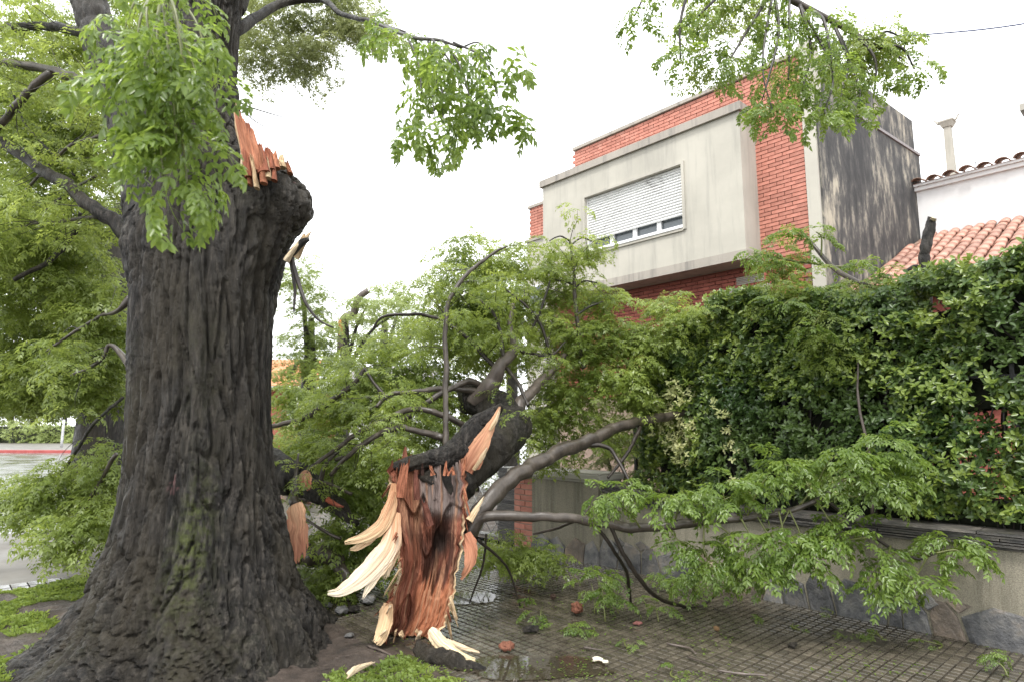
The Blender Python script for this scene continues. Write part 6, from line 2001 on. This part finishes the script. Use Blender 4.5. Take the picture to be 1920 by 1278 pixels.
clump([(1010, 1170)], 'feathery torn leaf sprig on the pavers between snag and heap', .6, 4, 'fine', .10)
clump([(1095, 1190), (1060, 1185)], 'flattened pale leaf sprigs in front of the large heap', .5, 4, 'fine', .03)
clump([(1235, 1165)], 'small drooping leaf tip on the pavers below the hanging twig', .45, 4, 'fine', .12)
clump([(1330, 1120), (1370, 1100)], 'leaf heap at the wall foot under the long branch', .6, 6, 'fine', .22)
clump([(1270, 1120), (1240, 1105)], 'leaves lying along the curved hanging twig', .55, 5, 'fine', .14)
clump([(1270, 1272)], 'torn leaf sprig at the edge of the puddle side pavers', .4, 4, 'fine', .03)
clump([(1890, 1268)], 'curled green leaf sprig at the wall corner pavers', .4, 5, 'fine', .10)
clump([(1000, 1060), (1020, 1075)], 'leaf heap on the pavers under the pillar', .6, 6, 'fine', .16)
clump([(760, 1165)], 'single green sprig stuck on the foot of the torn wood', .35, 4, 'fine', .22)
clump([(640, 1120), (610, 1105)], 'leaves lying between the roots and the snag', .5, 5, 'fine', .1)
for k, (x, y) in enumerate([(1430, 1165), (1500, 1180), (980, 1090), (1210, 1130), (1655, 1195), (840, 1150), (1180, 1215), (1560, 1150), (1760, 1215)]):
    clump([(x, y)], ['torn leaf sprig on open pavers midway to the wall', 'little leaf sprig beside the black bark lump', 'torn sprig near the puddle behind the snag', 'flat sprig between the heap and the curved twig', 'leaf sprig beside the weedy paver gap', 'sprig lying against the back of the snag',
                     'flat sprig on the pavers ahead of the large heap', 'leaf sprig under the tips of the long branch', 'leaf sprig at the foot of the stone footing'][k], .3, 3, 'fine', .03)
# loose leaflets and scraps strewn over the paving: too many to count
r = np.random.default_rng(99)
V, Fq = [], []
for q in range(7000):
    x, y = r.uniform(640, 1920), r.uniform(1045, 1290)
    p = gnd(x, y, .012)
    a_, n_ = p[0] * AX[0] + p[1] * AX[1], p[0] * DX[0] + p[1] * DX[1]
    if n_ > 5.86 or n_ < 2.3 or noise(p[0] * 1.5, p[1] * 1.5, 4.4) < r.uniform(-.15, .45):
        continue
    yw, l_ = r.uniform(0, 6.28), r.uniform(.008, .034)
    d = np.array([math.cos(yw), math.sin(yw), r.uniform(-.1, .3)]) * l_
    s_ = np.array([-math.sin(yw), math.cos(yw), r.uniform(-.2, .2)]) * l_ * .25
    k = len(V)
    P_ = np.array(p)
    V += [P_, P_ + d * .45 + s_, P_ + d, P_ + d * .45 - s_]
    Fq.append((k, k + 1, k + 2, k + 3))
o = obj('leaf_litter', mesh_of('leaf_litter', V, Fq), M['leaf_near'])
kind(o, 'stuff')
tag(o, 'scattered green leaflets strewn over the wet pavers', 'leaf litter')
V, Fq = [], []
for q in range(2600):
    x, y = r.uniform(0, 1920), r.uniform(1045, 1300)
    p = gnd(x, y, .0)
    a_, n_ = p[0] * AX[0] + p[1] * AX[1], p[0] * DX[0] + p[1] * DX[1]
    if n_ > 5.86 or n_ < -.8 or a_ < -8.1 or noise(p[0] * 1.1, p[1] * 1.1, 9.4) < r.uniform(-.25, .5):
        continue
    z_ = float(verge_z(a_, n_)) + .006 if n_ < 2.6 else .009
    yw, l_ = r.uniform(0, 6.28), r.uniform(.008, .05)
    d = np.array([math.cos(yw), math.sin(yw), r.uniform(-.05, .15)]) * l_
    s_ = np.array([-math.sin(yw), math.cos(yw), r.uniform(-.2, .2)]) * r.uniform(.0015, .007)
    k = len(V)
    P_ = np.array([p[0], p[1], z_])
    V += [P_ - s_ * .5, P_ + d * .5 + s_, P_ + d, P_ + d * .5 - s_]
    Fq.append((k, k + 1, k + 2, k + 3))
o = obj('bark_litter', mesh_of('bark_litter', V, Fq), M['branch_pale'])
kind(o, 'stuff')
tag(o, 'scattered brown bark crumbs and twig bits over earth and pavers', 'bark litter')
# weeds in the gap where a paver is missing
wd_ = gnd(1600, 1195)
fo_ = Foliage('mid', 120)
for q in range(9):
    fo_.rosette((wd_[0] + random.uniform(-.14, .14), wd_[1] + random.uniform(-.05, .05), .01), 4, .14)
o = fo_.build('weed_tuft', M['grass'], None)
tag(o, 'low weeds growing where a paver is missing near the wall', 'weeds')
